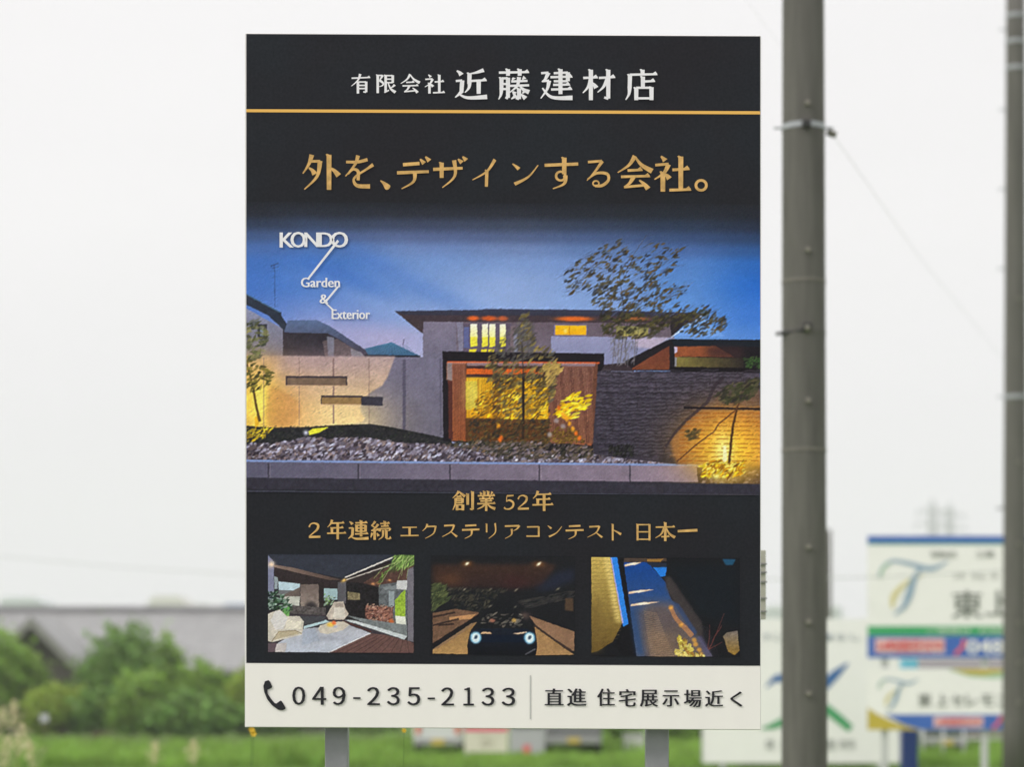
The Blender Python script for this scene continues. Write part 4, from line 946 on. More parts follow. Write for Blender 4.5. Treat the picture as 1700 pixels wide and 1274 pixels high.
cv.poly([(1100,720),(1590,890),(1590,1100),(1500,1080),(1180,830)], (142,108,84), tex=.06); cv.line([(1150,830),(1330,960),(1560,1110)], 6, (52,40,38), .9)
cv.poly([(1160,840),(1480,1070),(1590,1140),(1170,1150),(1190,1050)], (166,128,86), tex=.12); cv.glow(1050,720,60,40,(100,80,74),.8)
cv.poly([(1490,530),(1580,530),(1580,670),(1490,660)], (84,64,48), .9, feather=1)
cv.poly([(540,860),(620,700),(760,560),(880,560),(1020,720),(1100,860)], (22,24,28), .9, feather=2)
cv.flecks(40, [(600,700),(1020,700),(1050,840),(600,840)], 9, 3.5, -.3, [(110,104,96),(80,76,72),(130,120,110)], (.5,.8), seed=53)
cv.glow(700,775,32,20,(176,116,96),.9,2); cv.glow(935,770,26,22,(206,166,90),.9,2)
cv.poly([(430,1050),(460,900),(560,860),(1080,860),(1160,900),(1190,1050),(1170,1150),(440,1145)], (20,28,42), col2=(14,16,22), tex=.15)
cv.poly([(570,920),(600,895),(680,900),(700,920)], (214,176,140)); cv.poly([(920,915),(1070,893),(1080,905),(980,925)], (220,190,164)); cv.poly([(600,930),(1040,930),(1080,1010),(580,1010)], (10,22,40))
for x in (522, 1104):
    cv.glow(x,960,62,66,(110,190,236),1,4); cv.glow(x,960,50,56,(226,240,246),1,4); cv.glow(x+2,955,18,24,(40,60,84),.95,2,.5)
cv.line([(1060,1140),(1170,1080)], 2.5, (96,96,104), .8)
print_mesh("driveway_photograph", cv, DB-.004, ink, board)

cv = Canvas(981.5, 922.5, 1228, 1087, 1.25)
cv.a[:] = (22,23,27); cv.map(970, 910, 6.3)
cv.poly([(860,160),(1600,160),(1620,800),(1200,700)], (18,26,34), .7, feather=8)
cv.poly([(75,80),(270,80),(400,770),(300,960),(150,1060),(80,1080)], (204,176,92), col2=(96,74,34), tex=.07, cell=5); cv.poly([(200,85),(275,85),(395,760),(330,760)], (240,214,130), .7, feather=3); cv.poly([(75,560),(150,500),(180,1070),(75,1080)], (110,88,44), .6, feather=6)
for i in range(22): cv.line([(78,120+i*40),(300+i*5,124+i*38)], 1, (130,106,54), .5)
cv.poly([(275,82),(345,82),(465,775),(410,808)], (44,132,232), tex=.05); cv.line([(280,84),(405,770)], 2, (186,176,230), .9)
cv.poly([(345,82),(400,82),(560,1110),(400,1110),(320,1000),(405,810),(465,775)], (18,18,22), tex=.3, cell=3)
cv.poly([(415,135),(660,130),(850,340),(900,500),(1130,800),(1340,1112),(548,1112)], (12,66,146), col2=(96,92,104), tex=.08)
cv.poly([(415,90),(860,90),(860,120),(600,128),(415,135)], (76,62,54)); cv.poly([(660,100),(830,95),(800,128),(660,125)], (156,114,54))
cv.poly([(720,185),(862,182),(850,270),(800,285)], (36,124,224)); cv.poly([(640,130),(860,140),(860,180),(720,184)], (34,42,58))
cv.poly([(600,560),(900,560),(1280,1112),(700,1112)], (118,98,84), .75, feather=9); cv.poly([(640,820),(900,860),(1010,1112),(700,1112)], (168,130,92), .7, feather=8)
cv.poly([(700,600),(900,580),(1000,800),(800,860)], (84,78,98), .6, feather=8)
cv.poly([(548,1112),(470,620),(540,620),(640,1112)], (34,70,122), .7, feather=4)
cv.poly([(560,640),(920,600),(1200,1000),(1280,1112),(680,1112)], (104,88,80), .55, feather=9)
for i in range(46): cv.line([(520+i*17,620+i*4),(640+i*17,1112)], .9, (70,62,74), .38)
for i in range(24):
    y = 640+i*20; cv.line([(620+i*3,y),(760+i*8,y+26)], 1, (196,158,118), .45)
for (x,y,l) in [(425,165,190),(465,450,270),(485,578,310)]: cv.poly([(x,y-8),(x+l*.45,y-30),(x+l,y-34),(x+l*.5,y-6),(x,y+14)], (236,200,170)); cv.glow(x+l*.4,y-14,60,12,(255,240,226),.9,2,-.1)
cv.poly([(840,280),(900,280),(1230,760),(1240,900),(1150,900),(860,420)], (70,62,62), .8, feather=2)
cv.poly([(920,530),(990,570),(1180,860),(1150,900)], (52,74,120), .7, feather=1)
cv.line([(900,600),(960,720),(1060,820),(1130,900)], 6, (196,132,84), .7, 9)
for (x,y) in [(905,600),(1010,780),(1150,940),(1160,985),(1200,1040),(1220,1090)]: cv.glow(x,y,26,26,(224,160,70),.85,2)
cv.flecks(80, [(960,900),(1010,900),(1180,1060),(1260,1110),(1040,1110)], 8, 5, .9, [(214,196,90),(186,160,60),(236,220,130),(150,110,50)], (.7,1), .3, seed=60)
cv.flecks(26, [(940,1040),(1010,1040),(1080,1110),(960,1100)], 7, 4, .4, [(206,180,80),(226,206,120)], (.7,1), seed=61)
cv.poly([(1180,900),(1230,900),(1340,1112),(1270,1112)], (84,80,112), .8, feather=2)
cv.poly([(1440,95),(1580,95),(1550,158),(1480,158)], (30,78,110), feather=1)
for (a,b,c,d) in [(1300,1040,1460,660),(1290,1030,1310,780),(1300,1040,1380,860),(1290,1040,1440,960),(1370,880,1440,780)]: cv.line([(a,b),((a+c)/2+8,(b+d)/2),(c,d)], 1.6, (112,60,56), .75, .8)
cv.poly([(1450,900),(1490,860),(1600,840),(1620,1050),(1570,1096),(1500,1060)], (126,116,112), col2=(150,116,50), tex=.18, cell=4)
print_mesh("water_garden_photograph", cv, DB-.004, ink, board)

# ------------------------------------------------------------------ small panel behind the billboard's right edge
sp = thing("small_sign", "cream back panel peeping out past the right edge of the billboard", "sign", (P(1091,0,12)[0], 12.06, 0))
sx = P(1091,0,12)[0]
z0, z1 = P(0,1029,12)[2], P(0,914,12)[2]
MB().box(P(925,0,12)[0], P(1271.5,0,12)[0], 12, 12.03, z0, z1).build("panel", mat("cream_panel", (0.40,0.39,0.33), .6, .3, noise=.15, nscale=20), sp, bevel=.003)
MB().box(sx-.04, sx+.04, 12.032, 12.11, 0, z1-.03).build("post", steel, sp)
for py in (937, 951, 967, 994, 1016):
    z = P(0,py,12)[2]; MB().box(P(1240,0,12)[0], P(1273,0,12)[0], 11.992, 11.998, z-.004, z+.004).build("clip", mat("clip_grey", (0.2,0.2,0.2), .6, .3), sp)

# ------------------------------------------------------------------ utility poles
conc = mat("weathered_concrete", (0.112, 0.107, 0.097), 0.85, .15, noise=.25, nscale=2.5, bump=.5, bscale=40, streak=(6, 6, .5))
hole = mat("socket_light", (0.19, 0.18, 0.15), .7, .2); galv = mat("galvanised_band", (0.33, 0.345, 0.37), .45, .5, noise=.1, nscale=20); dkst = mat("dark_fitting", (0.03, 0.03, 0.03), .6, .3)
def utility_pole(label, D, xb, xt, wb, wt, top, name="utility_pole"):
    """xb/xt, wb/wt: centre and width in photograph pixels at the frame's bottom and top"""
    z0, z1 = P(0,1274,D)[2], P(0,0,D)[2]; c0, c1 = P(xb,0,D)[0], P(xt,0,D)[0]; r0, r1 = wb/F*D/2, wt/F*D/2
    f = lambda z: (c0+(c1-c0)*(z-z0)/(z1-z0), r0+(r1-r0)*(z-z0)/(z1-z0))
    t = thing(name, label, "utility pole", (f(0)[0], D, 0), "concrete utility poles")
    zz = np.linspace(0, top, 14)
    MB().tube([(f(z)[0], D, z) for z in zz], [f(z)[1] for z in zz], 40).build("shaft", conc, t, smooth=True)
    return t, f
def band(t, f, D, py, h, m, grow=.006, name="band"):
    z = P(0,py,D)[2]; x, r = f(z); hh = h/F*D/2
    MB().tube([(x,D,z-hh),(x,D,z+hh)], r+grow, 40).build(name, m, t)
    return x, r, z
D1 = 20.0
pole, f1 = utility_pole("thick weathered concrete utility pole close beside the right edge of the billboard", D1, 1335.5, 1333.5, 76, 69, 11.5)
for py in (181, 423, 671, 912, 1035, 1153):
    z = P(0,py,D1)[2]; x, r = f1(z); a = R(-92)
    MB().tube([(x+.01, D1-r+.012, z-.004), (x+.01, D1-r-.035, z+.006)], .021, 10).build("step_socket", hole, pole)
x, r, z = band(pole, f1, D1, 213, 9, galv)
for s_ in (-1, 1):
    MB().tube([(x+s_*(r-.03), D1-.02, z), (x+s_*(r+.075), D1-.02, z-.003)], .010, 8).build("clamp_bolt", galv, pole)
MB().box(x-.035, x+.035, D1-r-.05, D1-r+.01, z-.04, z+.02).build("clamp_buckle", dkst, pole, bevel=.006)
MB().tube([(x+r+.02, D1, z-.03), (x+r+.10, D1, z-.06)], .030, 10).build("stay_clamp", hole, pole, smooth=True)
x, r, z = band(pole, f1, D1, 554, 4, conc, .004)
MB().tube([(x-r-.055, D1-.05, z-.012), (x-.02, D1-r-.012, z+.004)], .016, 8).build("step_bolt", dkst, pole)
MB().tube([(x, D1-r-.05, z+.02), (x+.01, D1-r-.0, z-.01)], .020, 10).build("bracket", hole, pole)
MB().box(x-.03, x+.04, D1-r-.04, D1-r, z+.02, z+.06).build("bracket_cap", dkst, pole, bevel=.005)
for py in (469, 749): band(pole, f1, D1, py, 5, mat("concrete_ring", (0.16,0.15,0.13), .8, .2, noise=.2, nscale=12), .005, "collar")
D2 = 40.0
pole2, f2 = utility_pole("slimmer concrete utility pole cut by the right edge of the photo", D2, 1685, 1686, 42, 31, 14)
for py in (27, 70, 114, 660): band(pole2, f2, D2, py, 6, galv, .012)
for py in (50, 183, 315, 447, 660, 845):
    z = P(0,py,D2)[2]; x, r = f2(z)
    MB().tube([(x-r+.03, D2-.03, z+.01), (x-r-.13, D2-.03, z)], .014, 6).build("step_bolt", dkst if py == 845 else galv, pole2)
for py in (500, 770, 905, 1035, 1102, 1168):
    z = P(0,py,D2)[2]; x, r = f2(z)
    MB().tube([(x+.02, D2-r+.02, z), (x+.02, D2-r-.04, z+.01)], .03, 8).build("step_socket", hole, pole2)
pole3, f3 = utility_pole("far thin utility pole half hidden behind the thick pole", 95, 1376, 1376, 9, 7, P(0,880,95)[2])
tag(pole3, group="concrete utility poles")
wirem = mat("wire_grey", (0.45,0.46,0.46), .6, .3)
w_ = [P(1225,-20,24), P(1303,84,22.5), P(1388,231,20.2), P(1525,425,28), P(1672,604,39.9)]
tag(MB().tube(w_, .002, 6).build("stay_wire", wirem), "thin stay wire slanting down from the thick pole to the right pole", "wire")
w_ = [P(-120,912,85), P(0,925,80), P(204,943,74), P(408,955,69), P(800,963,58), P(1300,962,47), P(1440,959,44), P(1668,948,40)]
tag(MB().tube(w_, .012, 6).build("overhead_cable", wirem), "faint overhead cable crossing the sky above the farmhouse roof", "cable")

# ------------------------------------------------------------------ roadside signs at the right
sw = mat("sign_white", (0.87, 0.85, 0.835), .4, .4, noise=.02, nscale=4)
sblue = mat("sign_blue", (0.045, 0.13, 0.46), .4, .4); sgreen = mat("sign_green", (0.04, 0.36, 0.13), .4, .4); sred = mat("sign_red", (0.75, 0.12, 0.13), .4, .4)
sgold = mat("sign_gold", (0.52, 0.40, 0.05), .4, .4); sgrey = mat("sign_text_grey", (0.20, 0.21, 0.19), .5, .3); spale = mat("sign_pale_blue", (0.27, 0.38, 0.50), .4, .4)
spg = mat("sign_pale_green", (0.40, 0.58, 0.40), .5, .3); sten = mat("sign_teal", (0.05, 0.28, 0.25), .4, .4); pinkw = mat("sign_pink_white", (0.80, 0.60, 0.58), .4, .4)
lpost = mat("light_grey_post", (0.50, 0.50, 0.50), .5, .4, noise=.05, nscale=5)
def sheet(name, pts, D, m, parent, lay): return MB().prism([pp(*q, D) for q in pts], D-.003*lay-.0015, D-.003*lay).build(name, m, parent)
def rect(a, b, c, d): return [(a, d), (c, d), (c, b), (a, b)]
def ribbon_sheet(name, pw, D, m, parent, lay):
    pw = cr(pw, 8); mb = MB(); y = D-.003*lay
    L, Rr = [], []
    for i in range(len(pw)):
        a, b = pw[max(i-1,0)], pw[min(i+1,len(pw)-1)]; dx, dy = b[0]-a[0], b[1]-a[1]; l = math.hypot(dx,dy) or 1
        x, yy, q = pw[i]; L.append((x-dy/l*q/2, yy+dx/l*q/2)); Rr.append((x+dy/l*q/2, yy-dx/l*q/2))
    mb.add([P(*q, y) for q in L+Rr], [(i, i+1, len(L)+i+1, len(L)+i) for i in range(len(L)-1)])
    return mb.build(name, m, parent)
DS = 45.0
GRP = "blue and white signs sharing the roadside posts"
def t_logo(t, D, x0, y0, s, gain=1):
    X = lambda x, y, w_: (x0+x*s, y0+y*s, w_*s)
    ribbon_sheet("emblem_sweep", [X(0,32,5),(x0+8*s,y0+12*s,5*s),X(28,0,6),X(62,6,8),X(92,14,10),X(112,12,8),X(134,0,2)], D, spale, t, 3)
    ribbon_sheet("emblem_green_stroke", [X(2,34,3),X(8,15,5),X(22,4,4)], D, spg, t, 4)
    ribbon_sheet("emblem_stem", [X(82,14,6),X(68,34,11),X(58,66,14),X(48,88,9),X(30,104,3)], D, spale, t, 5)
    ribbon_sheet("emblem_gold_stroke", [X(82,26,5),X(50,44,7),X(30,66,11),X(26,84,7),X(28,92,2)], D, mat("pale_gold", (0.68,0.60,0.28), .5, .3), t, 4)
up = thing("roadside_sign", "taller white sign with large curly emblem and blue top band, above its shorter twin", "sign", (P(1560,0,DS)[0], DS, P(0,1096,DS)[2]), GRP)
sheet("panel", rect(1440,890,1712,1095), DS+.05, sw, up, 0)
MB().box(P(1441,0,DS)[0], P(1711,0,DS)[0], DS+.055, DS+.09, P(0,1093,DS)[2], P(0,893,DS)[2]).build("back_frame", lpost, up)
sheet("top_band", rect(1440,890,1712,901), DS+.05, sblue, up, 2); sheet("teal_band", rect(1440,901.5,1712,905), DS+.05, sten, up, 2)
sheet("green_band", rect(1440,1040,1712,1056), DS+.05, sgreen, up, 2); sheet("blue_band", rect(1440,1056.5,1712,1093), DS+.05, sblue, up, 2)
sheet("pink_box", rect(1453,1061,1568,1085), DS+.05, pinkw, up, 3)
t_logo(up, DS+.05, 1459, 932, .86)
type_text("small_lettering", [("有限会社",1545,1588,915,926),("三郷",1620,1650,915,926),("トウ",1585,1600,952,962),("ジョ",1613,1632,952,962),("ウ",1645,1655,952,962)], mat("faint_text",(0.30,0.31,0.29),.5,.3), DS+.038, up, offset=.01)
type_text("name_lettering", [("東",1581,1630,981,1027),("上",1636,1680,981,1022)], sgrey, DS+.038, up, offset=.012)
type_text("green_band_lettering", [("ご相談は",1540,1612,1043,1052),("お気軽に",1626,1690,1043,1052)], mat("pale_green_text",(0.6,0.75,0.6),.5,.3), DS+.036, up, offset=.03)
type_text("red_lettering", [("24時間受付中",1455,1566,1063,1083)], sred, DS+.034, up, offset=.02)
ribbon_sheet("telephone_stroke", [(1601,1062,6),(1598,1074,6),(1585,1088,6)], DS+.05, sred, up, 5)
type_text("number_lettering", [("048",1606,1664,1063,1086)], sw, DS+.036, up, offset=.02)
lo = thing("roadside_sign", "shorter white sign with small curly emblem and gold corner, below its taller twin", "sign", (P(1560,0,DS)[0], DS, 0), GRP)
sheet("panel", rect(1440,1111,1712,1213), DS+.05, sw, lo, 0)
for px in (1471, 1637):
    MB().box(P(px-5,0,DS)[0], P(px+5,0,DS)[0], DS+.1, DS+.21, 0, P(0,900,DS)[2]).build("post", lpost, lo)
MB().box(P(1441,0,DS)[0], P(1711,0,DS)[0], DS+.055, DS+.09, P(0,1211,DS)[2], P(0,1114,DS)[2]).build("back_frame", lpost, lo)
sheet("blue_band", [(1468,1187),(1712,1187),(1712,1212.6),(1530,1212.6),(1500,1204)], DS+.05, sblue, lo, 2)
sheet("gold_corner", [(1440,1176),(1456,1186),(1480,1198),(1505,1206),(1530,1212.8),(1440,1212.8)], DS+.05, sgold, lo, 3)
sheet("gold_leaf", [(1578,1111.5),(1672,1111.5),(1660,1118),(1630,1122),(1604,1120)], DS+.05, sgold, lo, 2)
sheet("pale_leaf", [(1572,1111.5),(1690,1111.5),(1680,1124),(1650,1128),(1610,1125)], DS+.05, spg, lo, 1)
sheet("pink_box", rect(1550,1191,1632,1208), DS+.05, pinkw, lo, 3)
t_logo(lo, DS+.05, 1458, 1128, .5)
type_text("name_lettering", [("東",1524,1546,1152,1174),("上",1554,1574,1153,1173),("セ",1580,1598,1154,1173),("レ",1604,1622,1154,1173),("モ",1628,1650,1154,1173),("ニ",1656,1676,1156,1172)], sgrey, DS+.038, lo, offset=.008)
type_text("red_lettering", [("24時間受付中",1553,1629,1193,1206)], sred, DS+.034, lo, offset=.02)
ribbon_sheet("telephone_stroke", [(1662,1190,5),(1658,1200,5),(1648,1210,5)], DS+.05, sred, lo, 5)
# wide white board with green and blue star figure
DW = 50.0
wb = thing("roadside_board", "wide white board with blue and green limbed emblem behind the thick pole", "sign", (P(1330,0,DW)[0], DW, 0))
sheet("panel", rect(1165,1028,1494,1268), DW, sw, wb, 0)
for px in (1200, 1330, 1460):
    x = P(px,0,DW)[0]; MB().box(x-.05, x+.05, DW+.01, DW+.11, 0, P(0,1035,DW)[2]).build("post", lpost, wb)
for px, nm in ((1165.5,"edge_trim"),(1493.5,"edge_trim")):
    x = P(px,0,DW)[0]; MB().box(x-.012, x+.012, DW-.02, DW+.008, P(0,1267,DW)[2], P(0,1029,DW)[2]).build(nm, lpost, wb)
semb = mat("emblem_blue", (0.045,0.14,0.36), .4, .4); semg = mat("emblem_green", (0.07,0.34,0.14), .4, .4)
ribbon_sheet("emblem_arm", [(1272,1142,2),(1290,1127,12),(1312,1132,15),(1336,1150,10)], DW, semb, wb, 2)
ribbon_sheet("emblem_arm", [(1408,1102,3),(1385,1122,15),(1360,1146,16),(1336,1156,8)], DW, semb, wb, 3)
ribbon_sheet("emblem_leg", [(1264,1211,2),(1286,1205,11),(1312,1192,14),(1340,1165,8)], DW, semg, wb, 4)
ribbon_sheet("emblem_leg", [(1412,1211,13),(1390,1192,15),(1366,1174,15),(1340,1160,8)], DW, semg, wb, 5)
type_text("small_lettering", [("すこやか",1266,1330,1052,1064),("な暮らし",1340,1428,1052,1064)], mat("faint_blue_text",(0.36,0.40,0.46),.5,.3), DW-.012, wb, offset=.004)
type_text("name_lettering", [("健",1270,1286,1228,1246),("康",1296,1312,1228,1246),("会",1322,1338,1228,1246),("整",1372,1388,1228,1246),("骨院",1394,1420,1228,1246)], mat("mid_text",(0.30,0.31,0.30),.5,.3), DW-.012, wb)
# navy pillar sign
np_ = thing("pillar_sign", "narrow navy pillar sign with pale blue top between the white board and the sign post", "sign", (P(1511,0,48)[0], 48, 0))
MB().box(P(1498,0,48)[0], P(1524,0,48)[0], 48, 48.3, 0, P(0,1180,48)[2]).build("lower_panel", mat("navy_panel",(0.008,0.03,0.16),.4,.4), np_, bevel=.01)
MB().box(P(1498,0,48)[0], P(1524,0,48)[0], 48, 48.3, P(0,1179.5,48)[2], P(0,1094,48)[2]).build("upper_panel", mat("pale_blue_panel",(0.16,0.52,0.70),.4,.4), np_, bevel=.01)
# small brown shed roof showing between the two signs
sh = thing("shed", "grey roofed shed showing through the slot between the two twin signs", "building", (P(1600,0,70)[0], 70, 0))
x0, x1 = P(1528,0,70)[0], P(1720,0,70)[0]
MB().box(x0+.2, x1-.2, 70.2, 73, 0, P(0,1120,70)[2]).build("wall", mat("shed_wall",(0.24,0.22,0.2),.8,.2,noise=.2,nscale=2), sh)
MB().add([(x0,70,P(0,1121,70)[2]),(x1,70,P(0,1121,70)[2]),(x1,73.3,P(0,1092,73)[2]),(x0,73.3,P(0,1092,73)[2]),
          (x0,70,P(0,1124,70)[2]),(x1,70,P(0,1124,70)[2]),(x1,73.3,P(0,1095,73)[2]),(x0,73.3,P(0,1095,73)[2])],
         [(0,1,2,3),(7,6,5,4),(0,4,5,1),(2,6,7,3),(1,5,6,2),(0,3,7,4)]).build("roof", mat("shed_roof",(0.15,0.14,0.14),.6,.3,noise=.2,nscale=3), sh)
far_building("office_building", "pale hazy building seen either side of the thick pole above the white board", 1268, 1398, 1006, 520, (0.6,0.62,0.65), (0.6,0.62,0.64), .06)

# ------------------------------------------------------------------ pylons
pyl = mat("pylon_steel", (0.30,0.31,0.33), .6, .4)
def pylon(label, px, top, D):
    x, _, zt = P(px, top, D); t = thing("transmission_tower", label, "pylon", (x, D, 0), "pylons on the horizon")
    def hw_(z): return 1.1+max(0, (zt*.62-z))*.085
    mb = MB()
    for sx in (-1, 1):
        for sy in (-1, 1):
            zz = [0, zt*.3, zt*.62, zt-3]; mb.tube([(x+sx*hw_(z), D+sy*hw_(z), z) for z in zz]+[(x, D, zt)], .22, 5)
    mb.build("leg", pyl, t, kind=None)
    mb = MB(); z = 2
    while z < zt-4:
        s_ = hw_(z)*1.25+1.2; a, b = hw_(z), hw_(min(z+s_, zt-3))
        for sy in (-1, 1):
            mb.tube([(x-a, D+sy*a, z), (x+b, D+sy*b, z+s_)], .13, 4); mb.tube([(x+a, D+sy*a, z), (x-b, D+sy*b, z+s_)], .13, 4)
        for sx in (-1, 1): mb.tube([(x+sx*a, D-a, z), (x+sx*b, D+b, z+s_)], .13, 4)
        z += s_
    mb.build("brace", pyl, t)
    for i, (py, l) in enumerate(((top+22, 6.0), (top+43, 6.6), (top+64, 6.0))):
        z = P(0, py, D)[2]
        for s_ in (-1, 1):
            m2 = MB(); m2.tube([(x, D-1, z), (x+s_*l, D, z+.2)], .2, 4); m2.tube([(x, D+1, z), (x+s_*l, D, z+.2)], .2, 4); m2.tube([(x, D, z+2.2), (x+s_*l, D, z+.2)], .16, 4)
            m2.tube([(x+s_*l, D, z+.2), (x+s_*l, D, z-2.2)], .25, 5); m2.build("crossarm", pyl, t)
pylon("taller left pylon on the horizon above the blue topped sign", 1548, 829, 900)
pylon("shorter right pylon on the horizon above the blue topped sign", 1577, 836, 930)

# ------------------------------------------------------------------ parked van, stall board and boxes across the meadow
tyre = mat("tyre_rubber", (0.02,0.02,0.02), .8, .2); glass = mat("car_glass", (0.03,0.035,0.04), .12, .6)
def van(label, cat, name, px0, px1, D, h, body, length, lamp=(0.65,0.10,0.03)):
    x0, x1 = P(px0,0,D)[0], P(px1,0,D)[0]; w_ = x1-x0; xm = (x0+x1)/2
    t = thing(name, label, cat, (xm, D, 0)); n = 1
    prof = [(x0+.02,.32),(x0,.7),(x0+.03,1.0),(x0+.14,h-.12),(x0+.26,h),(x1-.26,h),(x1-.14,h-.12),(x1-.03,1.0),(x1,.7),(x1-.02,.32)]
    if h < 1.6: prof = [(x0+.02,.3),(x0,.62),(x0+.05,.86),(x0+.25,h-.08),(x0+.4,h),(x1-.4,h),(x1-.25,h-.08),(x1-.05,.86),(x1,.62),(x1-.02,.3)]
    MB().prism(prof, D, D+length).build("body", body, t, bevel=.05, smooth=False)
    MB().prism([(x0+.2,1.02),(x0+.27,h-.2),(x1-.27,h-.2),(x1-.2,1.02)] if h > 1.6 else [(x0+.24,.9),(x0+.4,h-.12),(x1-.4,h-.12),(x1-.24,.9)], D-.02, D+.01).build("rear_window", glass, t)
    for sx, xx in ((0,x0+.07),(1,x1-.19)):
        MB().box(xx, xx+.12, D-.03, D+.01, .62, .95).build("tail_lamp", mat("tail_lamp_"+("clear" if lamp[0] < .5 else "red"),lamp,.3,.5), t, bevel=.01)
    MB().box(x0+.04, x1-.04, D-.06, D+.02, .32, .5).build("bumper", mat("bumper_grey",(0.3,0.3,0.3),.5,.4), t, bevel=.02)
    MB().box(xm-.17, xm+.17, D-.075, D-.045, .33, .49).build("number_plate", mat("plate_yellow",(0.55,0.42,0.10),.5,.4), t)
    for xx in (x0+.1, x1-.1):
        for yy in (D+.55, D+length-.7): MB().tube([(xx-.08,yy,.27),(xx+.08,yy,.27)], .27, 20).build("wheel", tyre, t)
    return t
van("white kei van seen from behind under the billboard, left of the cream notice", "van", "parked_van", 686, 768, 60, 1.85, mat("van_white",(0.62,0.63,0.63),.3,.5), 3.2)
van("grey parked car just right of the pale storage box under the billboard", "car", "parked_car", 905, 1000, 62, 1.45, mat("car_grey",(0.17,0.17,0.18),.3,.5), 3.8, (0.2,0.19,0.2))
van("dull green grey car behind the railing under the twin signs", "car", "parked_car", 1534, 1608, 60, 1.42, mat("car_green_grey",(0.10,0.12,0.10),.35,.5), 3.8, (0.2,0.19,0.2))
nb = thing("notice_board", "cream notice board with a pink red top edge under the middle of the billboard", "sign", (P(808,0,58)[0], 58, 0))
sheet("panel", rect(771,1210,843,1250), 58, mat("cream_notice",(0.66,0.63,0.52),.6,.3), nb, 0); sheet("red_band", rect(771,1207,843,1215), 58, mat("pink_red",(0.75,0.04,0.16),.5,.3), nb, 2)
type_text("notice_lettering", [("ご自由にどうぞ",790,832,1218,1223),("直売所",798,820,1228,1240)], mat("faint_brown",(0.45,0.42,0.33),.6,.2), 57.98, nb)
for px in (774, 840):
    x = P(px,0,58)[0]; MB().box(x-.03, x+.03, 58.01, 58.07, 0, P(0,1207,58)[2]).build("post", lpost, nb)
bxx = thing("storage_box", "pale grey storage box with a small red mark beside the cream notice", "box", (P(876,0,60)[0], 60, 0))
MB().box(P(846,0,60)[0], P(905,0,60)[0], 60, 61, 0.05, P(0,1208,60)[2]).build("body", mat("box_grey",(0.42,0.42,0.44),.5,.3,noise=.06,nscale=4), bxx, bevel=.03)
MB().box(P(844,0,60)[0], P(907,0,60)[0], 59.95, 61.05, P(0,1207.8,60)[2], P(0,1203,60)[2]).build("lid", mat("box_lid",(0.05,0.05,0.055),.5,.3), bxx, bevel=.02)
sheet("red_mark", rect(869,1238,880,1254), 59.99, sred, bxx, 0)
wbx = thing("white_crate", "small white crate by the shrub just left of the right billboard leg", "crate", (P(1052,0,64)[0], 64, 0))
MB().box(P(1036,0,64)[0], P(1070,0,64)[0], 64, 64.6, 0, P(0,1224,64)[2]).build("body", mat("crate_white",(0.6,0.6,0.58),.5,.3), wbx, bevel=.02)
MB().box(P(1035,0,64)[0], P(1071,0,64)[0], 63.97, 64.63, P(0,1223.5,64)[2], P(0,1220,64)[2]).build("rim", mat("crate_rim",(0.45,0.45,0.44),.5,.3), wbx)
# railing under the twin signs
rl = thing("railing", "low pale pipe railing under the twin signs at the right", "railing", (P(1600,0,56)[0], 56, 0))
for px in (1532, 1566, 1600, 1634, 1668, 1702): MB().tube([(P(px,0,56)[0],56,0),(P(px,0,56)[0],56,.85)], .03, 8).build("post", lpost, rl, smooth=True)
for z in (.83, .55): MB().tube([(P(1530,0,56)[0],56.0,z),(P(1704,0,56)[0],56.0,z)], .024, 8).build("rail", lpost, rl, smooth=True)
# little white sign by the hedge, left
ls = thing("marker_sign", "tiny white marker plate on a stake in front of the left hedge", "sign", (P(74,0,86)[0], 86, 0))
sheet("plate", rect(67,1187,80,1199), 86, mat("marker_white",(0.5,0.52,0.54),.5,.3), ls, 0)
MB().tube([(P(74,0,86)[0],86.03,0),(P(74,0,86)[0],86.03,P(0,1190,86)[2])], .03, 6).build("stake", bark, ls)
for i, (px, w_, h_, lab) in enumerate([(128,22,.55,"pale sack"),(172,40,.75,"dark heap")]):
    pass
rk = [("low dark log pile under the hedge left of the lane", 172, 38, .45)]
lp = thing("log_pile", "low dark log pile under the hedge near the far lane", "logs", (P(172,0,83)[0], 83, 0))
for i in range(9):
    xx = P(172,0,83)[0]+((i % 5)-2)*.17*(1)+(.08 if i > 4 else 0); zz = .1+(0 if i < 5 else .16)
    MB().tube([(xx,82.6,zz),(xx+.02,83.5,zz)], .085, 10).build("log", bark, lp)

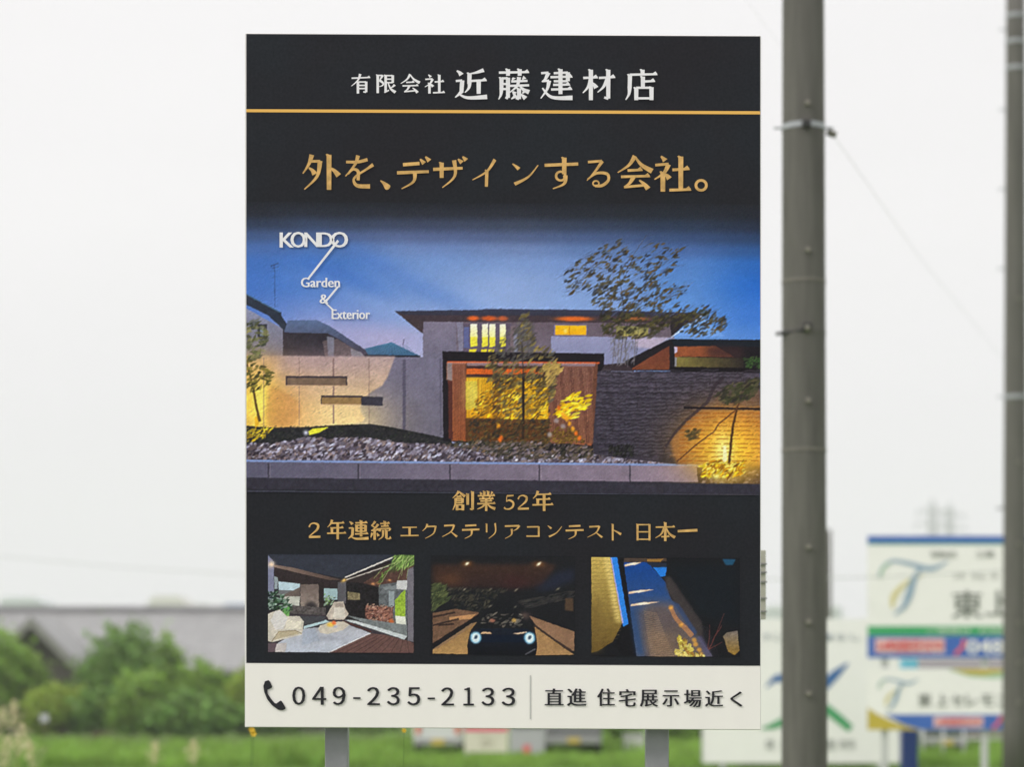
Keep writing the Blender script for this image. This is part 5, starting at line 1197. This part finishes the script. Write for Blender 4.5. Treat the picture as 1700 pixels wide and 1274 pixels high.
# ------------------------------------------------------------------ seeding grass stalks in front of the meadow
stalk = mat("dry_stalk", (0.34,0.29,0.15), .8, .1, noise=.2, nscale=10); plume = mat("seed_plume", (0.66,0.58,0.42), .85, .1, island=.25, transl=.3)
def seed_grass(px, top, D, label, lean, spread=.10):
    x, _, zt = P(px, top, D)
    t = thing("seeding_grass", label, "grass", (x-lean, D, 0), "dry seeding grass stalks before the meadow")
    MB().tube([(x-lean,D,0),(x-lean*.6,D,zt*.5),(x,D,zt)], [.006,.005,.002], 5).build("stem", stalk, t)
    k = 120; s_ = rng.beta(1.3, 1.6, k); h = .5*rng.uniform(.6, 1.1)
    c = np.stack([x-lean*.35*s_+rng.normal(0, spread, k)*(.15+s_*1.3)*(1.15-s_), D+rng.normal(0, spread, k)*.7*(.3+s_), zt-s_*h], 1)
    u = rng.normal(size=(k,3))*[.4,.4,1]; u /= np.linalg.norm(u,axis=1)[:,None]; q = np.cross(u, rng.normal(size=(k,3))); q /= np.linalg.norm(q,axis=1)[:,None]
    quadmesh("plume", np.stack([c-u*.028, c+q*.008, c+u*.028, c-q*.008], 1), plume, t)
    for j in range(3):
        a = random.uniform(-1,1); MB().add([(x-lean,D,.02),(x-lean+.012,D,.02),(x-lean+a*.25,D+.05,zt*.55),(x-lean+a*.5,D+.05,zt*.62)],[(0,1,2),(0,2,3)]).build("leaf", gr2, t)
desc = ["leftmost dry plume at the photo's bottom left corner","tallest dry plume in the left corner group","dense dry plume in the left corner group","rightmost dry plume of the left corner group","lowest dry plume of the left corner group","lone dry plume below the tallest hedge tree","lone dry plume halfway from the tallest hedge tree to the billboard"]
for (px, top, ln), d_ in zip([(4,1172,.1),(22,1162,-.08),(38,1200,.15),(48,1226,-.1),(14,1222,.2),(258,1232,.1),(321,1230,.05)], desc):
    seed_grass(px, top, 31+random.uniform(-2,2), d_, ln)
# yellow blossoms just under the billboard
yel = mat("yellow_petal", (0.75,0.50,0.05), .6, .2); stem = mat("green_stem", (0.08,0.16,0.04), .7, .2)
for (px, py, lab) in [(421,1219,"yellow blossom under the billboard's left corner"),(418,1212,"smaller yellow blossom just above its neighbour under the left corner"),(924-1*0-2,1214,"tiny yellow blossom under the billboard's middle")]:
    if px > 900: px = 671
    D = 12.5 if px < 600 else 12.0
    x, _, z = P(px, py, D); t = thing("yellow_flower", lab, "flower", (x, D, 0), "yellow blossoms under the billboard")
    MB().tube([(x-.03,D,0),(x,D,z-.01)], .0013, 5).build("stem", stem, t)
    for j in range(6):
        a = j*math.pi/3; r = .020 if px < 600 else .014
        u = (math.cos(a)*r, math.sin(a)*r)
        MB().add([(x,D,z),(x+u[0]*.5-u[1]*.4,D-.008,z+u[1]*.5+u[0]*.4),(x+u[0],D-.004,z+u[1]),(x+u[0]*.5+u[1]*.4,D-.008,z+u[1]*.5-u[0]*.4)],[(0,1,2,3)]).build("petal", yel, t)

# ------------------------------------------------------------------ air
hz = bpy.data.materials.new("haze"); hz.use_nodes = True
_n = hz.node_tree; _n.nodes.clear(); _o = _n.nodes.new("ShaderNodeOutputMaterial"); _v = _n.nodes.new("ShaderNodeVolumePrincipled")
_v.inputs["Color"].default_value = (0.93,0.94,0.96,1); _v.inputs["Density"].default_value = 0.0005
_n.links.new(_v.outputs[0], _o.inputs["Volume"])
tag(MB().box(-420, 420, -30, 1050, -1, 92).build("haze", hz), kind="stuff")
